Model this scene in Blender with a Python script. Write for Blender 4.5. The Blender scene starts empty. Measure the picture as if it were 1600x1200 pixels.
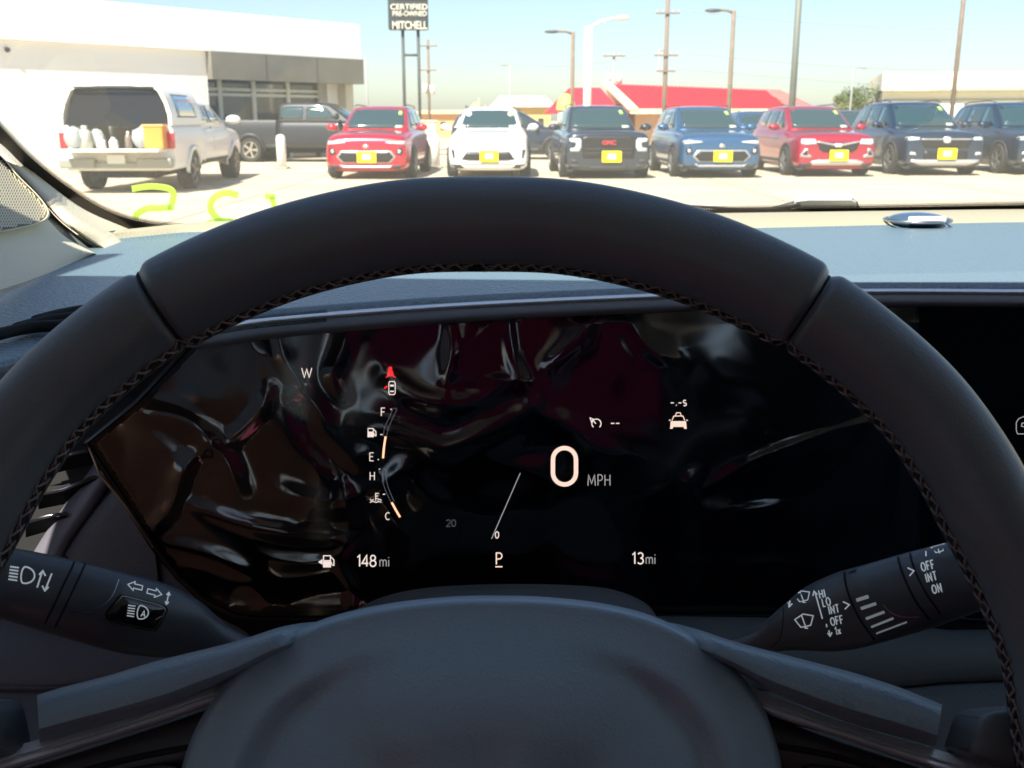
import bpy, bmesh, math, random
from math import sin, cos, pi, radians, tan, atan, atan2, sqrt
from mathutils import Vector, Matrix, noise
from mathutils.bvhtree import BVHTree
from mathutils.geometry import delaunay_2d_cdt
random.seed(7)
S = bpy.context.scene
COL = S.collection

# ------------------------------------------------------------------ camera, sky, sun, exposure
F = 1600.0                                   # focal length in pixels of a 1600 px wide picture
PITCH = atan(413 / F)
CAM = Vector((0, 0, 1.30))
cd = bpy.data.cameras.new("camera"); cam = bpy.data.objects.new("camera", cd); COL.objects.link(cam)
cam.location = CAM; cam.rotation_euler = (pi / 2 - PITCH, 0, 0)
cd.sensor_width = 36; cd.lens = 36 * F / 1600; cd.clip_start = 0.02; cd.clip_end = 3000
cd.dof.use_dof = True; cd.dof.focus_distance = 0.52; cd.dof.aperture_fstop = 30.0
S.camera = cam
SUN_EL, SUN_AZ = radians(51), Vector((-0.42, -0.907, 0)).normalized()
sd = Vector((SUN_AZ.x * cos(SUN_EL), SUN_AZ.y * cos(SUN_EL), sin(SUN_EL)))
W = bpy.data.worlds.new("World"); S.world = W; W.use_nodes = True
nt = W.node_tree; bg = nt.nodes["Background"]
sky = nt.nodes.new("ShaderNodeTexSky"); sky.sky_type = 'NISHITA'; sky.sun_disc = False
sky.sun_elevation = SUN_EL; sky.sun_rotation = atan2(sd.x, sd.y)
sky.air_density = 1.0; sky.dust_density = .9; sky.ozone_density = 2.0
nt.links.new(sky.outputs[0], bg.inputs[0]); bg.inputs[1].default_value = 0.063
sl = bpy.data.lights.new("sun", 'SUN'); so = bpy.data.objects.new("sun", sl); COL.objects.link(so)
sl.energy = 4.2; sl.angle = radians(0.5); sl.color = (1.0, 0.93, 0.82)
so.rotation_euler = sd.to_track_quat('Z', 'Y').to_euler(); so.location = (0, 0, 30)
S.view_settings.view_transform = 'Standard'; S.view_settings.look = 'None'
S.view_settings.gamma = 1; S.view_settings.use_curve_mapping = False
S.view_settings.exposure = 1.5
S.render.resolution_x = 1024; S.render.resolution_y = 768

FW = Vector((0, cos(PITCH), -sin(PITCH))); UP = Vector((0, sin(PITCH), cos(PITCH)))
def ray(px, py): return FW + Vector((1, 0, 0)) * ((px - 800) / F) + UP * ((600 - py) / F)
def U(px, py, Y):                            # the point at distance Y ahead seen at that pixel
    d = ray(px, py); return CAM + d * (Y / d.y)
def onz(px, py, z):
    d = ray(px, py); return CAM + d * ((z - CAM.z) / d.z)
class Plane:
    def __init__(s, p, n): s.p = Vector(p); s.n = Vector(n).normalized()
    def __call__(s, px, py, h=0.0):
        d = ray(px, py); return CAM + d * ((s.p + s.n * h - CAM).dot(s.n) / d.dot(s.n))
def plane3(a, b, c):
    n = (b - a).cross(c - a)
    if n.dot(CAM - a) < 0: n = -n
    return Plane(a, n)

# ------------------------------------------------------------------ materials
MATS = {}
def mat(name, col=(.5, .5, .5), rough=.5, metal=0, bump=None, coat=0, var=None, emit=None, spec=.5, aniso=None, croug=.05, gsc=None):
    if name in MATS: return MATS[name]
    m = bpy.data.materials.new(name); m.use_nodes = True; n = m.node_tree; b = n.nodes["Principled BSDF"]
    b.inputs["Base Color"].default_value = (*col, 1); b.inputs["Roughness"].default_value = rough
    b.inputs["Metallic"].default_value = metal; b.inputs["Coat Weight"].default_value = coat
    b.inputs["Coat Roughness"].default_value = croug
    b.inputs["Specular IOR Level"].default_value = spec
    tc = n.nodes.new("ShaderNodeTexCoord")
    if var:                                 # (scale, second colour)
        t = n.nodes.new("ShaderNodeTexNoise"); t.inputs["Scale"].default_value = var[0]; t.inputs["Detail"].default_value = 6
        r = n.nodes.new("ShaderNodeValToRGB"); r.color_ramp.elements[0].position = .35; r.color_ramp.elements[1].position = .68
        r.color_ramp.elements[0].color = (*col, 1); r.color_ramp.elements[1].color = (*var[1], 1)
        n.links.new(tc.outputs["Object"], t.inputs[0]); n.links.new(t.outputs[0], r.inputs[0]); n.links.new(r.outputs[0], b.inputs["Base Color"])
    if bump:                                # (kind, scale, strength, distance)
        k, sc, st, di = bump
        t = n.nodes.new("ShaderNodeTexVoronoi" if k == 'v' else "ShaderNodeTexNoise"); t.inputs["Scale"].default_value = sc
        if k == 'v': t.feature = 'SMOOTH_F1'
        else: t.inputs["Detail"].default_value = 3
        u = n.nodes.new("ShaderNodeBump"); u.inputs["Strength"].default_value = st; u.inputs["Distance"].default_value = di
        n.links.new(tc.outputs["Object"], t.inputs[0]); n.links.new(t.outputs[0], u.inputs["Height"]); n.links.new(u.outputs[0], b.inputs["Normal"])
    if emit:
        b.inputs["Emission Color"].default_value = (*emit[0], 1); b.inputs["Emission Strength"].default_value = emit[1]
    MATS[name] = m; return m
def glassmat(name, tint, refl_rough, dust, ior=1.5, veilcol=(.8, .8, .75)):
    m = bpy.data.materials.new(name); m.use_nodes = True; n = m.node_tree; n.nodes.clear()
    out = n.nodes.new("ShaderNodeOutputMaterial"); tr = n.nodes.new("ShaderNodeBsdfTransparent"); tr.inputs[0].default_value = (*tint, 1)
    gl = n.nodes.new("ShaderNodeBsdfGlossy"); gl.inputs["Roughness"].default_value = refl_rough
    lw = n.nodes.new("ShaderNodeLayerWeight"); lw.inputs[0].default_value = .5; pw = n.nodes.new("ShaderNodeMath"); pw.operation = 'POWER'; pw.inputs[1].default_value = 5
    n.links.new(lw.outputs["Facing"], pw.inputs[0]); fr = n.nodes.new("ShaderNodeMath"); fr.operation = 'MULTIPLY_ADD'
    f0 = ((ior - 1) / (ior + 1)) ** 2; n.links.new(pw.outputs[0], fr.inputs[0]); fr.inputs[1].default_value = 1 - f0; fr.inputs[2].default_value = f0
    mx = n.nodes.new("ShaderNodeMixShader"); n.links.new(fr.outputs[0], mx.inputs[0]); n.links.new(tr.outputs[0], mx.inputs[1]); n.links.new(gl.outputs[0], mx.inputs[2])
    if dust:
        df = n.nodes.new("ShaderNodeBsdfTranslucent"); df.inputs[0].default_value = (*veilcol, 1)
        m2 = n.nodes.new("ShaderNodeMixShader"); m2.inputs[0].default_value = dust
        n.links.new(mx.outputs[0], m2.inputs[1]); n.links.new(df.outputs[0], m2.inputs[2]); mx = m2
    n.links.new(mx.outputs[0], out.inputs[0]); MATS[name] = m; return m

# ------------------------------------------------------------------ mesh helpers
def tag(o, label=None, cat=None, group=None, kind=None):
    if label: o["label"] = label
    if cat: o["category"] = cat
    if group: o["group"] = group
    if kind: o["kind"] = kind
    return o
def empty(name, loc=(0, 0, 0), rz=0):
    o = bpy.data.objects.new(name, None); COL.objects.link(o); o.location = loc; o.rotation_euler = (0, 0, rz); o.empty_display_size = .1
    return o
def link(name, me, m, parent=None, smooth=False):
    if m is not None: me.materials.append(m)
    if smooth: me.polygons.foreach_set("use_smooth", [True] * len(me.polygons))
    o = bpy.data.objects.new(name, me); COL.objects.link(o)
    if parent is not None:
        o.parent = parent
        if getattr(parent, "_w", None): pass
    return o
class MB:
    def __init__(s): s.v = []; s.f = []
    def add(s, vs, fs):
        k = len(s.v); s.v += [tuple(v) for v in vs]; s.f += [tuple(i + k for i in f) for f in fs]; return s
    def box(s, c, d, rz=0, M=None):
        x, y, z = d[0] / 2, d[1] / 2, d[2] / 2
        vs = [Vector((a * x, b * y, e * z)) for e in (-1, 1) for b in (-1, 1) for a in (-1, 1)]
        R = M or Matrix.Rotation(rz, 3, 'Z'); c = Vector(c)
        return s.add([c + R @ v for v in vs], [(0, 2, 3, 1), (4, 5, 7, 6), (0, 1, 5, 4), (2, 6, 7, 3), (0, 4, 6, 2), (1, 3, 7, 5)])
    def bbox(s, c, d, r, rz=0):             # box with chamfered edges (all twelve)
        x, y, z = d[0] / 2, d[1] / 2, d[2] / 2; bm = bmesh.new(); bmesh.ops.create_cube(bm, size=1)
        for v in bm.verts: v.co = Vector((v.co.x * 2 * x, v.co.y * 2 * y, v.co.z * 2 * z))
        bmesh.ops.bevel(bm, geom=bm.edges[:], offset=r, segments=2, profile=.5, affect='EDGES'); bm.verts.index_update()
        R = Matrix.Rotation(rz, 3, 'Z'); c = Vector(c)
        s.add([c + R @ v.co for v in bm.verts], [[q.index for q in f.verts] for f in bm.faces]); bm.free(); return s
    def grid(s, rows, closeu=False, closev=False):      # rows[i][j]
        n, m = len(rows), len(rows[0]); k = len(s.v)
        for r in rows: s.v += [tuple(p) for p in r]
        for i in range(n if closev else n - 1):
            for j in range(m if closeu else m - 1):
                a = i * m + j; b = i * m + (j + 1) % m; c = ((i + 1) % n) * m + (j + 1) % m; d = ((i + 1) % n) * m + j
                s.f.append((k + a, k + b, k + c, k + d))
        return s
    def tube(s, pts, r, n=10, cap=True):
        pts = [Vector(p) for p in pts]; rows = []; up = None
        for i, p in enumerate(pts):
            t = (pts[min(i + 1, len(pts) - 1)] - pts[max(i - 1, 0)]).normalized()
            if up is None: up = t.orthogonal()
            a = (up - t * up.dot(t)).normalized(); up = a; b = t.cross(a); rr = r[i] if isinstance(r, (list, tuple)) else r
            rows.append([p + (a * cos(2 * pi * j / n) + b * sin(2 * pi * j / n)) * rr for j in range(n)])
        k = len(s.v); s.grid(rows, closeu=True)
        if cap: s.f.append(tuple(k + j for j in range(n))[::-1]); s.f.append(tuple(k + (len(pts) - 1) * n + j for j in range(n)))
        return s
    def prism(s, outline, off):             # closed outline of 3D points, extruded by a vector
        n = len(outline); off = Vector(off); a = [Vector(p) for p in outline]
        k = len(s.v); s.v += [tuple(p) for p in a] + [tuple(p + off) for p in a]
        s.f.append(tuple(range(k, k + n))[::-1]); s.f.append(tuple(range(k + n, k + 2 * n)))
        for i in range(n): s.f.append((k + i, k + (i + 1) % n, k + n + (i + 1) % n, k + n + i))
        return s
    def ball(s, c, r, n=10, m=14):
        c = Vector(c); r = r if isinstance(r, (tuple, list)) else (r, r, r)
        return s.grid([[c + Vector((r[0] * sin(pi * i / n) * cos(2 * pi * j / m), r[1] * sin(pi * i / n) * sin(2 * pi * j / m), r[2] * cos(pi * i / n))) for j in range(m)] for i in range(n + 1)], closeu=True)
    def mesh(s, name):
        me = bpy.data.meshes.new(name); me.from_pydata(s.v, [], s.f); me.validate()
        bm = bmesh.new(); bm.from_mesh(me); bmesh.ops.remove_doubles(bm, verts=bm.verts, dist=1e-6); bmesh.ops.recalc_face_normals(bm, faces=bm.faces); bm.to_mesh(me); bm.free()
        return me
    def build(s, name, m, parent=None, smooth=False):
        return link(name, s.mesh(name), m, parent, smooth)
def autosmooth(o, ang=35):
    me = o.data; me.polygons.foreach_set("use_smooth", [True] * len(me.polygons))
    try: me.set_sharp_from_angle(angle=radians(ang))
    except Exception: pass
    return o
def catmull(P, n, closed=False):
    out = []; N = len(P)
    for i in range(N if closed else N - 1):
        if closed: p0, p1, p2, p3 = P[(i - 1) % N], P[i], P[(i + 1) % N], P[(i + 2) % N]
        else: p0, p1, p2, p3 = P[max(i - 1, 0)], P[i], P[i + 1], P[min(i + 2, N - 1)]
        for k in range(n):
            t = k / n
            out.append(tuple(.5 * ((2 * b) + (c - a) * t + (2 * a - 5 * b + 4 * c - d) * t * t + (-a + 3 * b - 3 * c + d) * t ** 3) for a, b, c, d in zip(p0, p1, p2, p3)))
    if not closed: out.append(tuple(P[-1]))
    return out
def resample(P, n):
    P = [Vector(p) for p in P]; L = [0]
    for a, b in zip(P, P[1:]): L.append(L[-1] + (b - a).length)
    out = []; k = 0
    for i in range(n):
        d = L[-1] * i / (n - 1)
        while k < len(L) - 2 and L[k + 1] < d: k += 1
        t = (d - L[k]) / max(L[k + 1] - L[k], 1e-9); out.append(P[k].lerp(P[k + 1], t))
    return out
def strip(A, B, prof, fn, n=60, mb=None, smooth=True):
    """surface between two pixel polylines; prof = [(t, h)...] across, h above the plane fn"""
    a = resample([p for p in (catmull(A, 8) if smooth else A)], n); b = resample(catmull(B, 8) if smooth else B, n)
    rows = []
    for i in range(n):
        rows.append([fn(*(a[i].lerp(b[i], t)), h(i / (n - 1)) if callable(h) else h) for t, h in prof])
    return (mb or MB()).grid(rows)
def strip3(rows3, n=60):                     # rows3: list of 3D polylines, lofted after resampling
    return MB().grid([resample(r, n) for r in rows3])
def roundprof(H, base=-.02, k=8, e=.25):       # rounded slab profile
    P = [(0, base)]
    for i in range(k + 1): P.append((e * (1 - cos(pi / 2 * i / k)) * 1.0, base + (H - base) * sin(pi / 2 * i / k)))
    for i in range(k + 1): P.append((1 - e * (1 - cos(pi / 2 * (k - i) / k)), base + (H - base) * sin(pi / 2 * (k - i) / k)))
    return P

# ------------------------------------------------------------------ strokes and lettering (pixel polylines mapped onto a surface)
def arc(cx, cy, rx, ry, a0, a1, n=14): return [(cx + rx * cos(radians(a0 + (a1 - a0) * i / n)), cy + ry * sin(radians(a0 + (a1 - a0) * i / n))) for i in range(n + 1)]
G = {
 '0': (.62, [arc(.31, .5, .27, .48, 90, 450, 24)]), 'O': (.72, [arc(.36, .5, .32, .48, 90, 450, 24)]),
 '1': (.34, [[(.02, .8), (.24, 1), (.24, 0)]]),
 '2': (.6, [arc(.3, .7, .26, .28, 165, -35) + [(.04, .02), (.58, .02)]]),
 '3': (.6, [arc(.28, .74, .24, .24, 150, -90), arc(.28, .26, .27, .26, 90, -150)]),
 '4': (.64, [[(.46, 0), (.46, 1), (.02, .27), (.62, .27)]]),
 '8': (.6, [arc(.3, .75, .22, .23, 90, 450, 18), arc(.3, .26, .27, .26, 90, 450, 20)]),
 'm': (.82, [[(.04, 0), (.04, .66)], [(.04, .45)] + arc(.22, .47, .17, .2, 180, 0, 8) + [(.39, 0)], [(.39, .45)] + arc(.57, .47, .17, .2, 180, 0, 8) + [(.74, 0)]]),
 'i': (.2, [[(.08, 0), (.08, .66)], [(.08, .88), (.08, .97)]]),
 's': (.46, [arc(.23, .5, .18, .17, 40, 270, 10) + arc(.23, .17, .19, .17, 90, -140, 10)]),
 'x': (.5, [[(.02, 0), (.44, .66)], [(.02, .66), (.44, 0)]]),
 'M': (.9, [[(.04, 0), (.12, 1), (.44, .2), (.76, 1), (.84, 0)]]), 'W': (1.0, [[(.02, 1), (.26, 0), (.48, .9), (.70, 0), (.94, 1)]]),
 'P': (.58, [[(.06, 0), (.06, 1), (.3, 1)] + arc(.3, .74, .24, .26, 90, -90, 10) + [(.06, .48)]]),
 'H': (.7, [[(.06, 0), (.06, 1)], [(.6, 0), (.6, 1)], [(.06, .52), (.6, .52)]]),
 'F': (.54, [[(.06, 0), (.06, 1), (.5, 1)], [(.06, .52), (.44, .52)]]),
 'E': (.56, [[(.5, 1), (.06, 1), (.06, 0), (.5, 0)], [(.06, .52), (.44, .52)]]),
 'L': (.5, [[(.06, 1), (.06, 0), (.46, 0)]]), 'I': (.16, [[(.08, 0), (.08, 1)]]), 'T': (.56, [[(0, 1), (.56, 1)], [(.28, 1), (.28, 0)]]),
 'N': (.7, [[(.06, 0), (.06, 1), (.6, 0), (.6, 1)]]), 'C': (.7, [arc(.38, .5, .34, .5, 50, 310, 18)]),
 'A': (.7, [[(.02, 0), (.35, 1), (.68, 0)], [(.14, .33), (.56, .33)]]),
 '-': (.42, [[(.04, .42), (.34, .42)]]), '.': (.2, [[(.08, 0), (.08, .08)]]), ' ': (.35, []),
}
def text(s, x, y, h, ws=1.0, ang=0, track=.12, slant=0):
    out = []; cx = 0; a = radians(ang)
    for ch in s:
        w, L = G[ch]
        for l in L:
            q = []
            for u, v in l:
                X = (cx + u * ws + v * slant) * h; Y = -v * h
                q.append((x + X * cos(a) - Y * sin(a), y + X * sin(a) + Y * cos(a)))
            out.append(q)
        cx += w * ws + track
    return out
def xf(lines, x, y, s, ang=0, sx=1):             # icon in its own units -> pixels (y down)
    a = radians(ang); return [[(x + (u * sx * cos(a) - v * sin(a)) * s, y + (u * sx * sin(a) + v * cos(a)) * s) for u, v in l] for l in lines]
def ribbon(mb, line, w, fn, h):
    pts = [Vector(p) for p in line]
    fine = [pts[0]]
    for a, b in zip(pts, pts[1:]):
        k = max(1, int((b - a).length / 6))
        fine += [a.lerp(b, (i + 1) / k) for i in range(k)]
    closed = (fine[0] - fine[-1]).length < .01 and len(fine) > 3
    Ls, Rs = [], []
    for i, p in enumerate(fine):
        pa = fine[i - 1] if i else (fine[-2] if closed else p); pb = fine[i + 1] if i < len(fine) - 1 else (fine[1] if closed else p)
        d1 = (p - pa); d2 = (pb - p)
        if d1.length < 1e-6: d1 = d2
        if d2.length < 1e-6: d2 = d1
        d1.normalize(); d2.normalize(); t = (d1 + d2)
        if t.length < .3: t = d1.copy()
        t.normalize(); nn = Vector((-t.y, t.x)); k = 1 / max(.5, nn.dot(Vector((-d1.y, d1.x))))
        Ls.append(fn(*(p + nn * w / 2 * k), h)); Rs.append(fn(*(p - nn * w / 2 * k), h))
    if None in Ls or None in Rs:
        ok = [i for i in range(len(Ls)) if Ls[i] is not None and Rs[i] is not None]
        Ls = [Ls[i] for i in ok]; Rs = [Rs[i] for i in ok]
        if len(Ls) < 2: return
    mb.grid([Ls, Rs])
def ink(name, lines, w, fn, m, parent, h=.0004, fills=()):
    mb = MB()
    for l in lines: ribbon(mb, l, w, fn, h)
    for f in fills:
        vs = [fn(x, y, h) for x, y in f]
        if None in vs: continue
        mb.add(vs, [tuple(range(len(vs)))])
    return mb.build(name, m, parent)
class OnMesh:                                   # pixel ray -> surface of the built objects, lifted towards the eye
    def __init__(s, objs):
        vs, fs = [], []
        for o in objs:
            k = len(vs); M = o.matrix_world if False else Matrix.Identity(4)
            vs += [v.co.copy() for v in o.data.vertices]; fs += [tuple(i + k for i in p.vertices) for p in o.data.polygons]
        s.b = BVHTree.FromPolygons(vs, fs)
    def __call__(s, px, py, h=0):
        d = ray(px, py).normalized(); hit = s.b.ray_cast(CAM, d)
        if hit[0] is None: return None
        return hit[0] - d * h

def settle(root, loc):
    """root stands at the origin with parts in world coordinates: move its origin to loc"""
    loc = Vector(loc); M = Matrix.Translation(-loc); seen = set()
    def rec(o):
        for c in o.children:
            if c.type == 'MESH' and c.data.name not in seen: c.data.transform(M); seen.add(c.data.name)
            rec(c)
    rec(root); root.location = loc
def settle_mesh(o, loc):
    o.data.transform(Matrix.Translation(-Vector(loc))); o.location = loc

# ================================================================== THE CAR WE SIT IN
leather = mat("rim leather", (.082, .097, .108), .44, bump=('v', 1000, .16, .0005), spec=.85)
leather2 = mat("rim leather lower", (.082, .097, .108), .44, bump=('v', 1000, .16, .0005), spec=.5)
thread = mat("thread", (.20, .155, .145), .65)
seamblack = mat("seam", (.004, .004, .004), .9)
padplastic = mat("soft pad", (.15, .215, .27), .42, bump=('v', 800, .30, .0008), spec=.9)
coverplastic = mat("airbag cover", (.20, .29, .37), .42, bump=('v', 1000, .30, .0006), spec=.9)  # blue sky sheen is put into the cover's base colour
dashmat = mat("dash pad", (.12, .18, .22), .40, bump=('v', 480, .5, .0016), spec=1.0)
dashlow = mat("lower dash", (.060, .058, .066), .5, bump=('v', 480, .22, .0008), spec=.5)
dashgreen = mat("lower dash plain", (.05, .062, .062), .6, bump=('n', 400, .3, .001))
chrome = mat("chrome", (.78, .79, .8), .12, metal=1)
satin = mat("satin metal", (.45, .46, .48), .28, metal=1)
pblack = mat("piano black", (.006, .006, .007), .08, coat=.5)
stalkm = mat("stalk plastic", (.062, .074, .085), .36, bump=('n', 700, .06, .0005), spec=.6)
groove = mat("groove", (.002, .002, .002), .8)
inkm = mat("white ink", (.62, .66, .68), .6, emit=((.75, .85, .9), .10))  # printed symbols carry a faint glow of their own
trimlight = mat("pillar trim", (.68, .62, .47), .7, bump=('v', 520, .35, .0008))
screenm = mat("screen glass", (.0012, .0018, .003), .07, spec=.35)
bezelm = mat("bezel", (.004, .004, .005), .25)

# --- steering wheel
TOP = CAM + ray(757, 351) * .37
A = radians(30)
WN = Vector((0, -cos(A), sin(A))); WU = Vector((1, 0, 0)); WV = Vector((0, sin(A), cos(A)))
WPp = Plane(TOP, WN)
def WP(px, py, h=0.0): return WPp(px, py, h)
wheel = tag(empty("steering_wheel"), "black leather steering wheel with cross stitching and a plain centre cover", "steering wheel")
half = [(0, 351, 73), (130, 356, 73), (265, 383, 73), (385, 424, 74), (503, 483, 75), (598, 552, 76), (683, 632, 77), (748, 722, 79), (797, 812, 80), (846, 905, 80), (884, 1000, 80), (905, 1100, 80)]
CX = 757
def uv(p): d = p - TOP; return d.dot(WU), d.dot(WV)
hl = []
for dx, py, w in half:
    p = WP(CX + dx, py); u, v = uv(p); dep = (p - CAM).dot(FW); hl.append((u - uv(WP(CX, py))[0], v, w * dep / F))
ul, vl, tl = hl[-1]
hl += [(ul * .985, vl - .05, tl), (ul * .86, vl - .105, tl), (ul * .55, vl - .135, tl), (ul * .2, vl - .14, tl)]
loop = hl + [(-u, v, t) for u, v, t in hl[::-1] if abs(u) > 1e-4]
u0 = uv(WP(CX, 351))[0]
cl = catmull(loop, 26, closed=True); cl = [(u + u0, v, t) for u, v, t in cl]
NC = len(cl)
def frame(i):
    i %= NC; a, b = cl[i - 1], cl[(i + 1) % NC]; t = Vector((b[0] - a[0], b[1] - a[1])).normalized()
    inw = Vector((t.y, -t.x)); c = cl[i]; P = TOP + WU * c[0] + WV * c[1]
    I = (WU * inw.x + WV * inw.y)
    if (TOP + WU * u0 + WV * -.17 - P).dot(I) < 0: I = -I
    return P, I, c[2]
def closest(px, py):
    u, v = uv(WP(px, py)); return min(range(NC), key=lambda i: (cl[i][0] - u) ** 2 + (cl[i][1] - v) ** 2)
seams = [closest(257, 487), closest(1262, 481)]
arcl = [0]
for i in range(1, NC): arcl.append(arcl[-1] + sqrt((cl[i][0] - cl[i - 1][0]) ** 2 + (cl[i][1] - cl[i - 1][1]) ** 2))
TOT = arcl[-1] + sqrt((cl[0][0] - cl[-1][0]) ** 2 + (cl[0][1] - cl[-1][1]) ** 2)
def rimpoint(i, phi, k=0):
    P, I, t = frame(i); j = i % NC; r = t
    for s in seams:
        d = abs(arcl[j] - arcl[s]); d = min(d, TOT - d)
        r -= .0022 * math.exp(-(d / .0022) ** 2)
    lower = 1 if cl[j][1] < cl[seams[0]][1] else 0
    r -= .0009 * lower
    return P + (I * cos(phi) * (r + k) + WN * sin(phi) * (r + k) * 1.04)
# fine sampling near the seams comes from resampling the centre line
cl2 = []
for i in range(NC):
    n = 6 if any(min(abs(arcl[i] - arcl[s]), TOT - abs(arcl[i] - arcl[s])) < .012 for s in seams) else 1
    a, b = cl[i], cl[(i + 1) % NC]
    for k in range(n): cl2.append(tuple(x + (y - x) * k / n for x, y in zip(a, b)))
cl = cl2; NC = len(cl); arcl = [0]
for i in range(1, NC): arcl.append(arcl[-1] + sqrt((cl[i][0] - cl[i - 1][0]) ** 2 + (cl[i][1] - cl[i - 1][1]) ** 2))
TOT = arcl[-1] + sqrt((cl[0][0] - cl[-1][0]) ** 2 + (cl[0][1] - cl[-1][1]) ** 2)
seams = [closest(257, 487), closest(1262, 481)]
NP = 40
rim = MB().grid([[rimpoint(i, 2 * pi * j / NP) for j in range(NP)] for i in range(NC)], closeu=True, closev=True).build("rim", leather, wheel, True)
for s in seams:                                    # dark thread line lying in the seam groove
    MB().tube([rimpoint(s, radians(a), -.0007) for a in range(-90, 190, 6)], .0010, 6).build("rim_seam", seamblack, wheel, True)
st = MB(); st2 = MB()
def at_arc(d):
    d %= TOT; lo, hi = 0, NC - 1
    while lo < hi:
        m = (lo + hi + 1) // 2
        if arcl[m] <= d: lo = m
        else: hi = m - 1
    return lo
pitch = .0062
sr = random.Random(3)
nst = int(TOT / pitch)
for i in range(nst):
    d = i * pitch
    i0, i1, i2, i3 = at_arc(d - .0005), at_arc(d + pitch * .75), at_arc(d + pitch * .35), at_arc(d + pitch * 1.15)
    j = sr.uniform(-1.5, 1.5)
    def sew(a, b, pa, pb, r, mb):
        pts = []
        for k in range(5):
            t = k / 4; ii = a + int(((b - a) % NC) * t); pts.append(rimpoint(ii, radians(pa + (pb - pa) * t + j), .0001 + .00045 * sin(pi * t)))
        mb.tube(pts, [r * .5, r, r * 1.05, r, r * .5], 6)
    sew(i0, i1, 13, -5, .00042, st); sew(i0, i1, -10, 6, .00036, st)
    sew(i2, i3, 7, 12, .00030, st)
st.build("stitching", thread, wheel, True)
ch = MB().grid([[rimpoint(i, radians(a), .00012 if -20 < a < 10 else -.0002) for a in (-24, -16, -8, 0, 8, 12)] for i in range(NC)], closev=True)
ch.build("stitch_channel", seamblack, wheel, True)

# centre cover (airbag)
oc = [(285, 1210), (303, 1150), (335, 1092), (380, 1038), (440, 996), (520, 962), (610, 942), (700, 932), (770, 930), (850, 932), (940, 942), (1020, 962), (1090, 997), (1145, 1042), (1185, 1092), (1208, 1150), (1222, 1210)]
oc = [(p[0], p[1]) for p in catmull(oc, 8)]
cxp, cyp = 757, 1330
bot = [(1222 - (937) * i / 40, 1210 + 330 * sin(pi * i / 40) ** .6) for i in range(1, 40)]
full = [(x, y) for x, y in oc] + bot
fw_ = [WP(x, y, -.022) for x, y in full]; ctr = WP(cxp, cyp, -.022)
def sm(a, b, x):
    t = max(0, min(1, (x - a) / (b - a))); return t * t * (3 - 2 * t)
rows = []; RN = 60
for k in range(RN + 1):
    q = (k / RN) ** 1.5; row = []
    for idx, p in enumerate(fw_):
        x, y = full[idx]; ang = atan2(cyp - y, x - cxp); side = abs(cos(ang)) ** 1.2
        hgt = .017 * (1 - (1 - min(1, q / .05)) ** 2) ** .5 + .020 * sm(0, .55, q)
        top = max(0, sin(ang))
        hgt -= .0085 * sm(.19, .28, q + .03 * (1 - side)) * (1 - sm(.62, .97, top)) + .010 * sm(.10, .9, q) * top ** 3
        row.append(p.lerp(ctr, q) + WN * (hgt - .004))
    rows.append(row)
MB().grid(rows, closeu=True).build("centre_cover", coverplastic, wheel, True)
# back shell of the cover closing the gap to the column
MB().grid([[p - WN * .002 for p in fw_], [ctr.lerp(p, .97) - WN * .03 for p in fw_], [ctr.lerp(p, .6) - WN * .055 for p in fw_]], closeu=True).build("cover_shell", pblack, wheel, True)

# spokes: soft pads, chrome trim, button panels (left and right)
def pad(A_, B_, H, name, m, prof=None, n=70, fn=None):
    o = strip(A_, B_, prof or roundprof(H), fn or WP, n).build(name, m, wheel, True); return o
def capped(A_, B_, prof, n=70, fn=WP):
    mb = strip(A_, B_, prof, fn, n); m = len(prof)
    mb.f.append(tuple(range(m))); mb.f.append(tuple(range((n - 1) * m, n * m))[::-1]); return mb
pp = [(0, -.030), (.03, -.012), (.10, -.006), (.25, -.003), (.5, -.001), (.72, -.001), (.84, -.004), (.93, -.010), (.98, -.016), (1, -.030)]
LA = [(610, 985), (520, 972), (450, 977), (368, 1002), (244, 1033), (170, 1055), (100, 1073), (58, 1086)]
LB = [(600, 1010), (500, 1010), (430, 1026), (365, 1060), (310, 1084), (249, 1109), (150, 1136), (62, 1160)]
WPi = lambda x, y, h: WP(x, y, h - .030 * sm(0, 110, (x - 425) if x < 757 else (1130 - x)))
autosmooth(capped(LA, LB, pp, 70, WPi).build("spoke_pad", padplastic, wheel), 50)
RA = [(930, 985), (1026, 972), (1085, 982), (1150, 1003), (1269, 1034), (1340, 1053), (1405, 1074), (1472, 1101)]
RB = [(960, 1005), (1040, 1008), (1100, 1026), (1150, 1048), (1207, 1082), (1320, 1127), (1400, 1150), (1462, 1168)]
autosmooth(capped(RA, RB, pp, 70, WPi).build("spoke_pad", padplastic, wheel), 50)
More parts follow.
